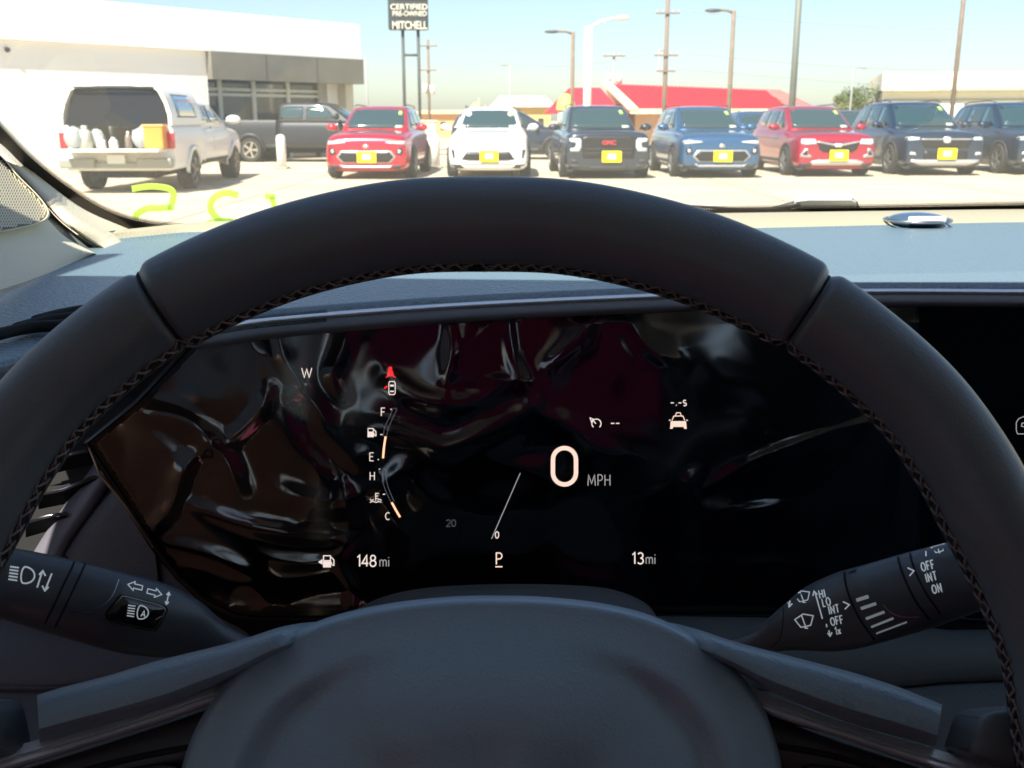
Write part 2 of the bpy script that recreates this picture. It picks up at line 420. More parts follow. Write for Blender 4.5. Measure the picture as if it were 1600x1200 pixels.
# rounded end blocks next to the rim
for sgn, pts in ((-1, [(-60, 1092), (20, 1092), (38, 1096), (44, 1110), (52, 1150), (54, 1172), (20, 1182), (-60, 1200)]), (1, [(1700, 1095), (1540, 1104), (1498, 1108), (1484, 1120), (1476, 1150), (1466, 1172), (1500, 1185), (1700, 1230)])):
    o = MB().prism([WP(x, y, -.030) for x, y in pts], WN * .024); me = o.mesh("spoke_root"); bm = bmesh.new(); bm.from_mesh(me)
    bmesh.ops.bevel(bm, geom=bm.edges[:], offset=.003, segments=3, profile=.5, affect='EDGES'); bm.to_mesh(me); bm.free()
    autosmooth(link("spoke_root", me, leather2, wheel), 40)
tp = [(0, -.034), (.03, -.0225), (.42, -.0175), (.47, -.0200), (.50, -.0198), (.60, -.0158), (.74, -.0145), (.84, -.0165), (.93, -.024), (1, -.034)]
TLA = [(420, 1030), (368, 1060), (320, 1073), (250, 1098), (190, 1119), (90, 1147), (-40, 1180)]
TLB = [(400, 1085), (338, 1100), (320, 1106), (240, 1134), (170, 1156), (90, 1182), (-40, 1222)]
autosmooth(capped(TLA, TLB, tp).build("chrome_trim", mat("silver paint", (.93, .95, .98), .28, metal=0, coat=1, croug=.08), wheel), 20)  # pale non-metal paint stands in for the chrome's bright reflections
TRA = [(1095, 1030), (1156, 1066), (1220, 1092), (1300, 1122), (1400, 1152), (1500, 1180), (1600, 1204)]
TRB = [(1130, 1090), (1186, 1104), (1212, 1124), (1300, 1150), (1400, 1184), (1500, 1216), (1600, 1246)]
autosmooth(capped(TRA, TRB, tp).build("chrome_trim", mat("silver paint", (.93, .95, .98), .28, metal=0, coat=1, croug=.08), wheel), 20)
bp_ = [(0, -.036), (.02, -.028), (.12, -.026), (.9, -.028), (1, -.045)]
btn = mat("switch plastic", (.022, .022, .025), .38, bump=('n', 700, .05, .0004))
capped([(410, 1080), (335, 1104), (240, 1137), (90, 1185), (-60, 1230)], [(420, 1200), (300, 1240), (150, 1290), (0, 1330), (-60, 1360)], bp_).build("switch_panel", btn, wheel, True)
capped([(1130, 1085), (1190, 1112), (1300, 1154), (1400, 1187), (1600, 1250)], [(1130, 1200), (1200, 1260), (1300, 1300), (1450, 1350), (1600, 1390)], bp_).build("switch_panel", btn, wheel, True)
for L in ([(305, 1166), (230, 1180), (160, 1196), (90, 1215)], [(1217, 1166), (1290, 1178), (1340, 1192), (1400, 1212)]):
    MB().tube([WP(x, y, -.0262) for x, y in catmull(L, 6)], .0011, 6).build("switch_gap", groove, wheel, True)
for pts in ([(300, 1210), (284, 1192), (262, 1190), (200, 1200), (150, 1216), (150, 1250), (300, 1250)], [(1240, 1215), (1246, 1198), (1262, 1192), (1330, 1198), (1420, 1220), (1420, 1260), (1240, 1260)]):
    o = MB().prism([WP(x, y, -.03) for x, y in pts], WN * .0065).mesh("switch_button"); bm = bmesh.new(); bm.from_mesh(o)
    bmesh.ops.bevel(bm, geom=bm.edges[:], offset=.0012, segments=3, profile=.5, affect='EDGES'); bm.to_mesh(o); bm.free(); autosmooth(link("switch_button", o, pblack, wheel), 40)
# hidden lower spoke joining cover and rim
settle(wheel, WP(757, 1330, -.04))

# --- steering column cover behind the wheel (the dark arch above the centre cover)
CPl = Plane(U(760, 930, .52), (0, -.85, .5))
cc = [(540, 975), (555, 955), (600, 932), (670, 918), (760, 913), (860, 913), (940, 918), (985, 930), (1015, 948), (1032, 975)]
cc = [(a, b) for a, b in catmull(cc, 6)]
dusty = mat("dusty black plastic", (.05, .055, .055), .6, bump=('n', 900, .25, .0008), var=(900, (.06, .06, .055)))
back = [CPl(x, y, 0) for x, y in cc]
fr = [CPl(770 + (x - 770) * 1.02, y + 10, .012) for x, y in cc]; fr2 = [CPl(770 + (x - 770) * 1.0, y + 90, .03) for x, y in cc]
low = [CPl(x, 1120, -.02) for x, y in cc]
o = MB().grid([[p + Vector((0, .05, -.04)) for p in back], back, fr, fr2, low]).build("column_cover", dusty, None, True)
tag(o, "low dark arched steering column cover peeking out above the wheel's centre", "column cover"); settle_mesh(o, CPl(770, 960))

# --- stalks
def stalk(name, label, pts, mats, depth0, depth1):
    """pts = (px, py, half width px); elliptical loft along the axis"""
    root = tag(empty(name), label, "stalk")
    P = catmull([(x, y, w) for x, y, w in pts], 8); n = len(P); rows = []
    for i, (x, y, w) in enumerate(P):
        dep = depth0 + (depth1 - depth0) * i / (n - 1); c = CAM + ray(x, y) * dep
        a = P[max(i - 1, 0)]; b = P[min(i + 1, n - 1)]
        t = Vector((b[0] - a[0], b[1] - a[1])).normalized(); s = Vector((1, 0, 0)) * (-t.y) - UP * (t.x)
        rr = w * dep / F; rows.append([c + s * rr * cos(2 * pi * j / 36) - FW * rr * .72 * sin(2 * pi * j / 36) for j in range(36)])
    mb = MB().grid(rows, closeu=True); mb.f.append(tuple(range(36))); mb.f.append(tuple(range((n - 1) * 36, n * 36))[::-1])
    body = mb.build("stalk_body", mats, root, True); return root, body, rows
ls, lbody, lrows = stalk("turn_signal_stalk", "black turn signal and headlight stalk on the left with arrow and lamp symbols", [(-90, 880, 50), (-20, 903, 53), (40, 918, 57), (120, 938, 60), (190, 957, 61), (240, 968, 58), (290, 982, 48), (340, 1003, 30), (400, 1024, 21), (470, 1045, 20)], stalkm, .41, .50)
on = OnMesh([lbody])
for L in ([(119, 871), (112, 888), (100, 912), (86, 942), (70, 974)], [(135, 876), (128, 893), (116, 918), (102, 948), (86, 980)]):
    ink("ring_groove", [catmull(L, 6)], 3.4, on, groove, ls, .0003)
ink("finger_hollow", [catmull([(186, 905), (176, 930), (160, 946), (140, 956), (112, 953)], 6)], 1.5, on, satin, ls, .0003)
arr = [[(-12, 0), (-2, -7), (-2, -3.4), (11, -3.4), (11, 3.4), (-2, 3.4), (-2, 7), (-12, 0)]]
ink("turn_arrow", xf(arr, 211.5, 916, 1.0, 14), 1.7, on, inkm, ls); ink("turn_arrow", xf(arr, 241, 926, 1.0, 194), 1.7, on, inkm, ls)
ud = [[(0, -9), (0, 9)], [(-3, -5), (0, -9.5), (3, -5)], [(-3, 5), (0, 9.5), (3, 5)]]
ink("lever_arrow", xf(ud, 262, 935, 1.0, 12), 1.9, on, inkm, ls)
lamp = [[(-4, -13)] + [(-4 + 14 * cos(radians(a)) * 1.15, 13 * sin(radians(a))) for a in range(-90, 91, 12)] + [(-4, 13)] + [(-4 - 5 * cos(radians(a)), 13 * sin(radians(a))) for a in range(90, -91, -20)]]
rays_ = [[(-14, y), (-28, y + 3 if False else y)] for y in (-10, -5, 0, 5, 10)]
ink("headlamp_symbol", xf(lamp + rays_, 42, 899, 1.0, 8), 2.6, on, inkm, ls)
for L in ([[(58, 918), (66, 893)], [(61, 898), (67, 892), (71, 900)]], [[(81, 896), (71, 921)], [(66, 915), (70, 923), (76, 917)]]): ink("lever_arrow", L, 2.6, on, inkm, ls)
bo = [(168, 956), (186, 934), (194, 930), (222, 937), (252, 945), (260, 951), (259, 959), (247, 980), (239, 985), (208, 979), (178, 971), (168, 964)]
bo = [(a, b) for a, b in catmull(bo, 4, closed=True)]
def scalep(P, k): cx = sum(p[0] for p in P) / len(P); cy = sum(p[1] for p in P) / len(P); return [(cx + (x - cx) * k, cy + (y - cy) * k) for x, y in P]
MB().grid([[on(x, y, h) for x, y in scalep(bo, k)] for k, h in ((1.04, .0002), (1.0, .0003), (.97, -.0012))], closeu=True).build("button_recess", groove, ls, True)
bc = MB(); rr = [[on(x, y, h) for x, y in scalep(bo, k)] for k, h in ((.965, -.001), (.95, .0010), (.90, .0016), (.5, .0016), (.1, .0016))]
bc.grid(rr, closeu=True); bc.f.append(tuple(range(len(bc.v) - len(bo), len(bc.v)))); hb = bc.build("high_beam_button", pblack, ls, True)
ink("button_edge", [scalep(bo + bo[:1], .945)], 1.3, on, mat("bronze edge", (.35, .25, .18), .3, metal=1), ls, .0018)
ink("headlamp_symbol", xf([[(x * .82, y * .82) for x, y in l] for l in lamp + rays_], 222, 957, 1.0, 8) + text("A", 220, 963, 9, 1, 8, .1, .1), 1.9, on, inkm, ls, .0020)
settle(ls, CAM + ray(360, 1010) * .5)

rs, rbody, rrows = stalk("wiper_stalk", "black windscreen wiper stalk on the right lettered HI LO INT OFF", [(1060, 1040, 14), (1130, 1020, 15), (1185, 1003, 19), (1230, 984, 34), (1275, 968, 52), (1320, 955, 60), (1360, 944, 61), (1430, 924, 61), (1500, 903, 58), (1580, 880, 54), (1640, 862, 50)], stalkm, .52, .42)
on = OnMesh([rbody])
for L, w in (([(1319, 893), (1321, 912), (1330, 940), (1345, 970), (1367, 1001)], 3.2), ([(1402, 862), (1405, 880), (1414, 905), (1430, 938), (1452, 968)], 4.0), ([(1421, 856), (1424, 875), (1433, 900), (1449, 930), (1470, 960)], 3.2)):
    ink("ring_groove", [catmull(L, 6)], w, on, groove, rs, .0003)
ink("boot_line", [catmull([(1224, 944), (1223, 975), (1218, 998), (1205, 1012)], 6)], 1.4, on, groove, rs, .0003)
ink("finger_hollow", [catmull([(1380, 945), (1392, 957), (1410, 964), (1436, 964)], 6)], 1.4, on, satin, rs, .0003)
T = []
for s, x, y, h in (("HI", 1281, 935, 12.5), ("LO", 1286, 948, 12.5), ("INT", 1296, 960, 12.5), ("OFF", 1299, 978, 12.5), ("1x", 1306, 992, 11.5)): T += text(s, x, y, h, .74, -12, .13, .0)
ink("wiper_speed_lettering", T, 1.9, on, inkm, rs)
T = []
for s, x, y in (("OFF", 1441, 893, ), ("INT", 1448, 910), ("ON", 1458, 928)): T += text(s, x, y, 13.5, .70, -14, .14)
ink("rear_wiper_lettering", T, 2.1, on, inkm, rs)
for L in ([(1317, 940), (1327, 945), (1320, 952)], [(1418, 887), (1428, 892), (1421, 900)]): ink("pointer_mark", [L], 2.1, on, inkm, rs)
for L in ([[(1274, 927), (1285, 967)], [(1270, 931), (1272, 924), (1277, 929)]], [[(1236, 931), (1233, 946)], [(1231, 941), (1233, 948), (1238, 943)]], [[(1291, 975), (1292, 980)], [(1295, 985), (1297, 993)], [(1293, 989), (1297, 994), (1300, 988)]], [[(1447, 869), (1446, 853)], [(1442, 857), (1445, 851), (1450, 856)]]): ink("lever_arrow", L, 2.1, on, inkm, rs)
wp1 = [[(-15, -4), (0, -10), (15, -4), (8, 10), (-8, 10), (-15, -4)], [(0, 14), (-3, -8)], [(-3, 12), (3, 14)]]
ink("wiper_symbol", xf(wp1, 1257, 969, .98, -12), 1.9, on, inkm, rs)
ink("washer_symbol", xf(wp1, 1254, 931, .8, -14) + xf([[(-10, -14), (-4, -17), (4, -15)], [(0, -12), (8, -16)]], 1254, 931, .8, -14), 1.6, on, inkm, rs)
ink("washer_symbol", xf(wp1[:2], 1466, 855, .72, -16), 1.6, on, inkm, rs)
for k, (x0, y0, x1, y1, w) in enumerate([(1338, 938, 1357, 932, 5.6), (1345, 951, 1369, 943, 5.0), (1353, 967, 1382, 956, 4.4), (1361, 980, 1396, 966, 3.6), (1369, 990, 1417, 972, 2.6)]):
    ink("interval_bar", [[(x0, y0), (x1, y1)]], w, on, mat("grey ink", (.42, .48, .50), .6, emit=((.6, .7, .75), .06)), rs)  # grey printed bars are given a faint glow too
ink("ring_rib", [[(1324, 893), (1360, 880), (1367, 876), (1399, 864.5)]], 4, on, mat("rib plastic", (.05, .06, .07), .35), rs, .0012)
settle(rs, CAM + ray(1100, 1030) * .52)

# --- instrument display
SPl = Plane(U(760, 700, .655), (0.0, -.985, .17))
def SP(px, py, h=0.0): return SPl(px, py, h)
disp = tag(empty("instrument_display"), "wide black driver's display reading 0 MPH, 148mi and 13mi, seen through the steering wheel", "display")
out = [(137, 692), (215, 630), (300, 540), (426, 500), (700, 488), (1040, 477), (1200, 470), (1370, 466), (1490, 464), (1530, 460), (1760, 455), (1760, 985), (1500, 966), (1250, 962), (1000, 962), (700, 962), (400, 964), (365, 958), (320, 936), (280, 900), (240, 850), (190, 770)]
pts2 = [(x, y) for x, y in out]
MB().prism([SP(x, y, -.008) for x, y in pts2], SPl.n * .008).build("screen", screenm, disp)
bez = MB()
for k in range(len(out)):
    pass
ring = [(x, y) for x, y in out]
def inset(P, d):
    cx, cy = 900, 720; q = []
    n = len(P)
    for i in range(n):
        a = Vector(P[i - 1]); b = Vector(P[i]); c = Vector(P[(i + 1) % n]); t = ((b - a).normalized() + (c - b).normalized()).normalized(); q.append((b.x - t.y * d, b.y + t.x * d))
    return q
o1 = inset(ring, -7)
MB().grid([[SP(x, y, h) for x, y in P] for P, h in ((o1, -.03), (o1, -.001), (inset(ring, -6), .0012), (inset(ring, -1), .0016), (inset(ring, 1.5), .0002))], closeu=True).build("bezel", bezelm, disp, False)
MB().tube([SP(x, y, .0005) for x, y in [(140, 699), (156, 742), (196, 790), (240, 855)]], .0011, 8).build("bezel_edge", mat("bronze edge"), disp, True)
warm = mat("lit warm", (0, 0, 0), .5, emit=((1.0, .72, .58), .46), spec=0); warmw = mat("lit white", (0, 0, 0), .5, emit=((.95, .80, .72), .42), spec=0)
grey = mat("lit grey", (0, 0, 0), .5, emit=((.62, .58, .58), .24), spec=0); dim = mat("lit dim", (0, 0, 0), .5, emit=((.3, .32, .38), .12), spec=0)
red = mat("lit red", (0, 0, 0), .5, emit=((1, .02, .02), .6), spec=0); orange = mat("lit orange", (0, 0, 0), .5, emit=((1.0, .50, .28), .72), spec=0)
H = .0006
def stad(cx, cy, rx, ry): return arc(cx, cy - ry + rx, rx, rx, 180, 360, 12) + arc(cx, cy + ry - rx, rx, rx, 0, 180, 12) + [(cx - rx, cy - ry + rx)]
ink("speed_digit", [stad(882, 728.5, 18, 28.5)], 6.8, SP, warm, disp, H)
ink("speed_unit", text("MPH", 918, 759, 17, .86, -.5, .14), 1.6, SP, grey, disp, H)
ink("fuel_range_readout", text("148", 558, 885, 17.5, .95, 0, .10), 2.1, SP, warmw, disp, H); ink("fuel_range_unit", text("mi", 593, 885, 15, .95, 0, .1), 1.5, SP, grey, disp, H)
ink("odometer_readout", text("13", 988, 881, 17.5, .95, 0, .13), 2.1, SP, warmw, disp, H); ink("odometer_unit", text("mi", 1009, 881, 15, .95, 0, .1), 1.5, SP, grey, disp, H)
ink("gear_letter", text("P", 774.5, 882, 18, 1.0) + [[(774, 885.5), (785, 885.5)]], 1.9, SP, warm, disp, H)
ink("compass_letter", text("W", 471, 590, 15, 1.15), 1.5, SP, warmw, disp, H)
ink("gauge_zero", text("0", 773.5, 841, 10.5, .95), 1.5, SP, warmw, disp, H); ink("gauge_twenty", text("20", 697, 823, 11, 1.05), 1.1, SP, dim, disp, H)
ink("needle", [[(813, 739), (768, 842)]], 1.4, SP, grey, disp, H)
ink("gauge_letter", text("F", 595, 650, 12.5, 1.05), 1.4, SP, warmw, disp, H); ink("gauge_letter", text("E", 577, 720, 12.5, 1.05), 1.4, SP, warmw, disp, H)
ink("gauge_letter", text("H", 577.5, 750, 12.5, 1.0), 1.4, SP, warmw, disp, H); ink("gauge_letter", text("C", 602, 812, 11, 1.0), 1.4, SP, warmw, disp, H)
f1 = catmull([(613, 641), (607, 655), (601, 668), (599, 682)], 6); f2 = catmull([(620, 640), (613, 655), (607, 668), (604, 682)], 6)
ink("fuel_gauge", [f1[::-1] + [(614, 638), (619, 638)] + f2], 1.0, SP, dim, disp, H)
ink("fuel_level", [catmull([(602.5, 682), (600, 699), (598.5, 716)], 5)], 3.2, SP, orange, disp, H)
ink("temperature_gauge", [catmull([(598, 735), (599, 755), (604, 770), (611, 785)], 5), catmull([(603, 735), (604, 752), (609, 768), (616, 784)], 5), [(598, 735), (600, 732), (603, 735)]], 1.0, SP, dim, disp, H)
ink("temperature_level", [catmull([(612, 785), (618, 796), (625, 808)], 5)], 3.2, SP, orange, disp, H)
ink("gauge_tick", [[(594, 679), (598, 679)], [(590, 718), (592, 718)], [(592, 733), (594, 733)], [(598, 772.5), (602, 772)], [(610, 639), (612, 640)]], 1.4, SP, warmw, disp, H)
pump = [[(-6, 9), (-6, -8), (4, -8), (4, 9)], [(5, -6), (9, -2), (9, 6), (6, 5), (5, 1)], [(-6, -1), (4, -1)]]
ink("fuel_symbol", xf(pump, 580, 676, .82), 1.5, SP, warmw, disp, H, fills=[[(575.5, 676), (583, 676), (583, 683), (575.5, 683)]])
ink("fuel_symbol", xf(pump, 512, 877, 1.08), 1.6, SP, warmw, disp, H, fills=[[(505.8, 877), (516, 877), (516, 886.5), (505.8, 886.5)], [(497, 878), (504, 873.5), (504, 882.5)]])
ink("coolant_symbol", [[(587, 770), (587, 783)], [(587, 771), (592, 771)], [(587, 775), (591, 775)], [(587, 779), (591, 779)], catmull([(578, 780), (581, 782), (584, 780)], 3), catmull([(590, 782), (593, 780), (596, 782)], 3), catmull([(578, 785), (583, 783.5), (588, 785), (592, 783.5), (596, 785)], 3)], 1.3, SP, warmw, disp, H)
ink("seat_belt_warning", [[(603, 590), (607, 587), (614, 587), (618, 590)], [(606, 578), (615, 588)]], 1.6, SP, red, disp, H, fills=[[(610 + 3 * cos(a * pi / 4), 575.5 + 3 * sin(a * pi / 4)) for a in range(8)], [(606.5, 579), (613.5, 579), (615, 587), (605, 587)]])
ink("door_warning", [[(605, 603), (601, 607)]], 2.4, SP, red, disp, H)
ink("car_outline_symbol", [[(607.5, 599), (609, 596), (616, 596), (617.5, 599), (617.5, 614), (616, 616.5), (609, 616.5), (607.5, 614), (607.5, 599)]], 1.4, SP, warmw, disp, H, fills=[[(609, 601), (616, 601), (615, 604), (610, 604)], [(609.5, 610.5), (615.5, 610.5), (615.5, 612.5), (609.5, 612.5)]])
ink("cruise_symbol", [arc(932, 662, 7.2, 7.2, 130, 410, 16), [(931, 662), (927, 657)], [(922, 653), (927, 655), (924, 659), (922, 653)]], 1.6, SP, warmw, disp, H)
ink("cruise_dashes", [[(954.5, 661.5), (960, 661.5)], [(962.5, 661.5), (968, 661.5)]], 1.7, SP, warmw, disp, H)
ink("gap_readout", [[(1048, 629.5), (1053, 629.5)], [(1056, 633.2), (1057.5, 633.2)], [(1060, 629.5), (1065, 629.5)]] + text("s", 1067, 634, 13, 1.0), 1.6, SP, warmw, disp, H)
cb = [(1050, 657), (1053, 649), (1056, 647), (1064, 647), (1067, 649), (1070, 657), (1073, 660), (1073, 670), (1069, 670), (1068, 666), (1052, 666), (1051, 670), (1047, 670), (1047, 660)]
ink("gap_car_symbol", [[(1055, 651), (1057, 645), (1063, 645), (1065, 651)], [(1045, 657), (1048, 656)], [(1072, 656), (1075, 657)], [(1050, 657), (1053, 650), (1067, 650), (1070, 657)]], 1.4, SP, warm, disp, H, fills=[[(1048, 658), (1072, 658), (1073, 670), (1069, 670), (1068, 667), (1052, 667), (1051, 670), (1047, 670)]])
ink("map_tile_outline", [[(1640, 650), (1602, 650), (1592, 654), (1588, 660), (1588, 672), (1590, 678), (1640, 678)], [(1602, 661), (1597, 661), (1596, 666), (1602, 667)]], 1.2, SP, grey, disp, H)
settle(disp, SP(760, 962))

# --- creased protective film lying on the display
filmmat = glassmat("clear film", (.92, .92, .94), .08, 0, 1.95)
film_out = [(146, 692), (222, 633), (305, 545), (430, 504), (700, 492), (1040, 481), (1200, 474), (1440, 471), (1440, 500), (1440, 955), (1250, 958), (1000, 958), (700, 958), (402, 958), (368, 953), (326, 932), (286, 896), (247, 850), (198, 772)]
def inside(P, x, y):
    c = False; j = len(P) - 1
    for i in range(len(P)):
        if (P[i][1] > y) != (P[j][1] > y) and x < (P[j][0] - P[i][0]) * (y - P[i][1]) / (P[j][1] - P[i][1]) + P[i][0]: c = not c
        j = i
    return c
folds = [   # hand laid creases: pixel polyline, width, height (mm)
 ([(215, 640), (290, 660), (345, 710), (370, 760)], 17, 2.3), ([(330, 690), (290, 730), (268, 790), (236, 830)], 13, 1.9), ([(300, 790), (380, 820), (470, 838), (560, 842)], 13, 1.6),
 ([(430, 505), (445, 560), (470, 600), (455, 620)], 10, 1.5), ([(545, 500), (535, 545), (520, 585), (535, 620)], 12, 1.8), ([(470, 640), (490, 690), (540, 738)], 15, -1.9), ([(360, 690), (400, 650), (418, 610)], 13, 2.0),
 ([(560, 665), (600, 668), (660, 690), (700, 700), (770, 670), (830, 640)], 17, 1.7), ([(600, 580), (650, 620), (720, 630), (800, 600)], 17, 1.2), ([(700, 500), (705, 550), (700, 610)], 11, 1.0), ([(790, 490), (800, 560), (830, 620)], 13, 1.1),
 ([(920, 490), (905, 530), (860, 570)], 14, 1.7), ([(980, 490), (1010, 540), (1060, 570)], 15, 1.4), ([(440, 770), (520, 790), (600, 760), (640, 720)], 19, 1.3), ([(545, 850), (530, 880), (550, 920), (548, 955)], 8, 1.4),
 ([(640, 740), (680, 790), (760, 810), (880, 800)], 24, 1.1), ([(1090, 740), (1075, 760), (1085, 790)], 12, 1.2), ([(1085, 790), (1150, 800), (1240, 790)], 13, 1.0), ([(1090, 770), (1180, 720), (1290, 680), (1400, 650)], 10, .8), ([(860, 640), (920, 700), (1000, 720)], 22, .7),
 ([(1050, 880), (1180, 885), (1300, 880)], 14, .7), ([(250, 850), (330, 870), (400, 900)], 16, 1.3)]
fold_pts = [([(Vector(p)) for p in catmull(L, 6)], w, a) for L, w, a in folds]
def filmh(x, y):
    h = 0
    for L, w, a in fold_pts:
        best = 1e9; tt = 0; n = len(L) - 1
        for i in range(n):
            p, q = L[i], L[i + 1]; d = q - p; t = max(0, min(1, (Vector((x, y)) - p).dot(d) / max(d.length_squared, 1e-9)))
            e = (Vector((x, y)) - p - d * t).length
            if e < best: best = e; tt = (i + t) / n
        if best < w * 3:
            h += 1.1 * a * math.exp(-(best / w) ** 2) * (0.35 + .65 * sin(pi * min(1, max(0, tt * .9 + .05))))
    fade = 1 - sm(800, 1350, x) * .55
    v = Vector((x * .0048, y * .0048, 0)); wv = noise.noise_vector(v * 1.3) * .9
    n1 = noise.noise(v * 1.1 + wv); n2 = noise.noise(v * 2.3 + wv * 1.6 + Vector((9, 3, 1)))
    h += fade * (1.5 * (1 - abs(n1) * 2.0) + .12 * n2)
    return h * .001
fm = MB(); idx = {}; nx, ny = 330, 130
xs = [146 + (1440 - 146) * i / nx for i in range(nx + 1)]; ys = [471 + (958 - 471) * j / ny for j in range(ny + 1)]
for j, y in enumerate(ys):
    for i, x in enumerate(xs):
        if inside(film_out, x, y):
            e = min(1, min(abs(y - 480) / 30, abs(958 - y) / 15) + .2)
            idx[i, j] = len(fm.v); fm.v.append(tuple(SP(x, y, .0022 + filmh(x, y) * e)))
for j in range(ny):
    for i in range(nx):
        q = [(i, j), (i + 1, j), (i + 1, j + 1), (i, j + 1)]
        if all(k in idx for k in q): fm.f.append(tuple(idx[k] for k in q))
film = fm.build("protective_film", filmmat, None, True); tag(film, "clear wrinkled plastic protective film still stuck over the driver's display", "film"); settle_mesh(film, SP(760, 962))
sdm = film.modifiers.new("smooth", 'SUBSURF'); sdm.levels = 1; sdm.render_levels = 1

# --- dashboard
dash = tag(empty("dashboard"), "long grey black padded dashboard with a thin chrome strip along its front edge", "dashboard")
def zl(pts, z, n=0): return [onz(x, y, CAM.z + z) for x, y in catmull(pts, 6)]
rowA = zl([(-260, 455), (-100, 410), (60, 385), (225, 364), (330, 352), (480, 344), (760, 338), (1050, 334), (1600, 326), (1900, 324)], -.0970)
rowB = zl([(-260, 464), (-60, 408), (90, 384), (225, 369), (330, 362), (500, 372), (760, 364), (1100, 358), (1400, 351), (1600, 347), (1900, 345)], -.0985)
rowB1 = [p + Vector((0, .008, .0035)) for p in rowB]; rowB2 = [p + Vector((0, -.007, -.0022)) for p in rowB]
rowC = zl([(-300, 720), (-100, 600), (40, 556), (200, 512), (330, 497), (430, 484), (700, 464), (1000, 450), (1120, 447), (1345, 442), (1600, 443), (1900, 445)], -.103)
rB_, rC_ = resample(rowB2, 80), resample(rowC, 80)
padrows = [[p.lerp(q, t) + Vector((0, 0, .0035 * sin(pi * min(1, t * 1.02)))) for p, q in zip(rB_, rC_)] for t in [k / 14 for k in range(1, 14)] + [.965, .985]]
defrost = mat("defroster strip", (.36, .33, .24), .62, bump=('v', 600, .4, .001))  # sunlit tan of the dash's far edge put into the colour
strip3([rowA, [p.lerp(q, .5) + Vector((0, 0, .004)) for p, q in zip(resample(rowA, 80), resample(rowB1, 80))], rowB1, rowB], 120).build("defroster_strip", defrost, dash, True)
padobj = strip3([rowB, rowB2] + padrows + [rowC, [p + Vector((0, -.002, -.0018)) for p in rowC], [p + Vector((0, -.0032, -.0044)) for p in rowC]], 120).build("dash_pad", dashmat, dash, True)
# chrome line, grey return and shadow gap under the pad
rc = resample(rowC, 80)
MB().grid([[p + Vector((0, -.002, -.0032)), p + Vector((0, -.0068, -.0036)), p + Vector((0, -.0076, -.0052)), p + Vector((0, -.0060, -.0062))] for p in rc[22:]]).build("chrome_strip", mat("bright strip", (.92, .94, .96), .32, metal=.85), dash, True)
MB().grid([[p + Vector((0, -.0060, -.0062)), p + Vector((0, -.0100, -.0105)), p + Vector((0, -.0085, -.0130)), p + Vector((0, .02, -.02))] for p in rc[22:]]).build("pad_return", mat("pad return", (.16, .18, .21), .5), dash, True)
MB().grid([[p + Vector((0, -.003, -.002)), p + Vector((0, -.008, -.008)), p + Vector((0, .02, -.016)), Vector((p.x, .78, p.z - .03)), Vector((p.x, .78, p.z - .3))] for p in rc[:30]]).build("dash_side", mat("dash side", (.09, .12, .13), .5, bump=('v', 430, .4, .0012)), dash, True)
# box behind everything closing the dashboard
backrow = [Vector((p.x, p.y, p.z)) for p in rc]
MB().grid([[p + Vector((0, .012, -.012)), Vector((p.x, .80, p.z - .03)), Vector((p.x, .80, p.z - .3)), Vector((p.x, .80, p.z - .6))] for p in rc]).build("dash_core", groove, dash, True)
# left top vent
vl_ = [[(-20, 527), (45, 512), (112, 508)], [(20, 515), (70, 502), (150, 492)], [(50, 503), (95, 491), (160, 480)]]
vent = MB()
for L in vl_: 
    for q in range(1): vent.tube([onz(x, y, CAM.z - .0975) for x, y in catmull(L, 5)], [.0008] + [.0030] * 9 + [.0008], 8)
vent.build("demister_vent", groove, dash, True)
# sun sensor on the dash top
sp_ = onz(1440, 345, CAM.z - .094)
MB().ball(sp_ + Vector((0, .012, 0)), (.028, .022, .0075)).build("sun_sensor", mat("sensor lens", (.05, .09, .15), .12, coat=1), dash, True)
MB().tube([sp_ + Vector((.031 * cos(radians(a)) + .0, .027 * sin(radians(a)) + .010, .000)) for a in range(0, 361, 12)], .0016, 8).build("sensor_ring", satin, dash, True)
MB().bbox(sp_ + Vector((0, -.013, .0025)), (.036, .005, .006), .002).build("sensor_strip", mat("sensor strip", (.7, .7, .68), .4), dash)
# lower dashboard behind the wheel
LP = Plane(U(200, 900, .70), (.0, -.93, .36)); LPR = Plane(U(1400, 1040, .60), (0, -.72, .69))
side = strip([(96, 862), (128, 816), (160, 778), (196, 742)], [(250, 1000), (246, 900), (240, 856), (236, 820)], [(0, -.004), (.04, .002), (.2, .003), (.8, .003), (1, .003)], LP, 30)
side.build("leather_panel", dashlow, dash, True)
strip([(28, 905), (60, 850), (100, 790), (140, 735), (160, 700)], [(90, 905), (112, 850), (150, 795), (172, 756), (196, 720)], [(0, -.006), (.12, .001), (.5, .004), (.85, .004), (1, -.003)], LP, 30).build("vent_surround", mat("grey trim", (.12, .12, .145), .4), dash, True)
vb = Plane(U(100, 780, .71), (.0, -.93, .36))
MB().add([vb(-40, 620, -.03), vb(260, 620, -.03), vb(260, 960, -.03), vb(-40, 960, -.03)], [(0, 1, 2, 3)]).build("vent_cavity", groove, dash)
for L in ([(60, 722), (100, 712), (146, 702)], [(60, 772), (100, 764), (150, 744)], [(40, 816), (75, 806), (105, 802)]):
    MB().tube([vb(x, y, -.006) for x, y in L], .0013, 8).build("vent_slat", satin, dash, True)
    MB().grid([[vb(x, y + 3, -.006) for x, y in L], [vb(x, y + 24, -.02) for x, y in L]]).build("vent_blade", groove, dash)
# dark flank beside the display
strip([(236, 820), (240, 856), (250, 930), (262, 1010)], [(300, 940), (330, 960), (380, 985), (420, 1020)], [(0, -.002), (1, -.004)], LP, 20).build("display_flank", mat("flank", (.07, .066, .075), .6), dash, True)
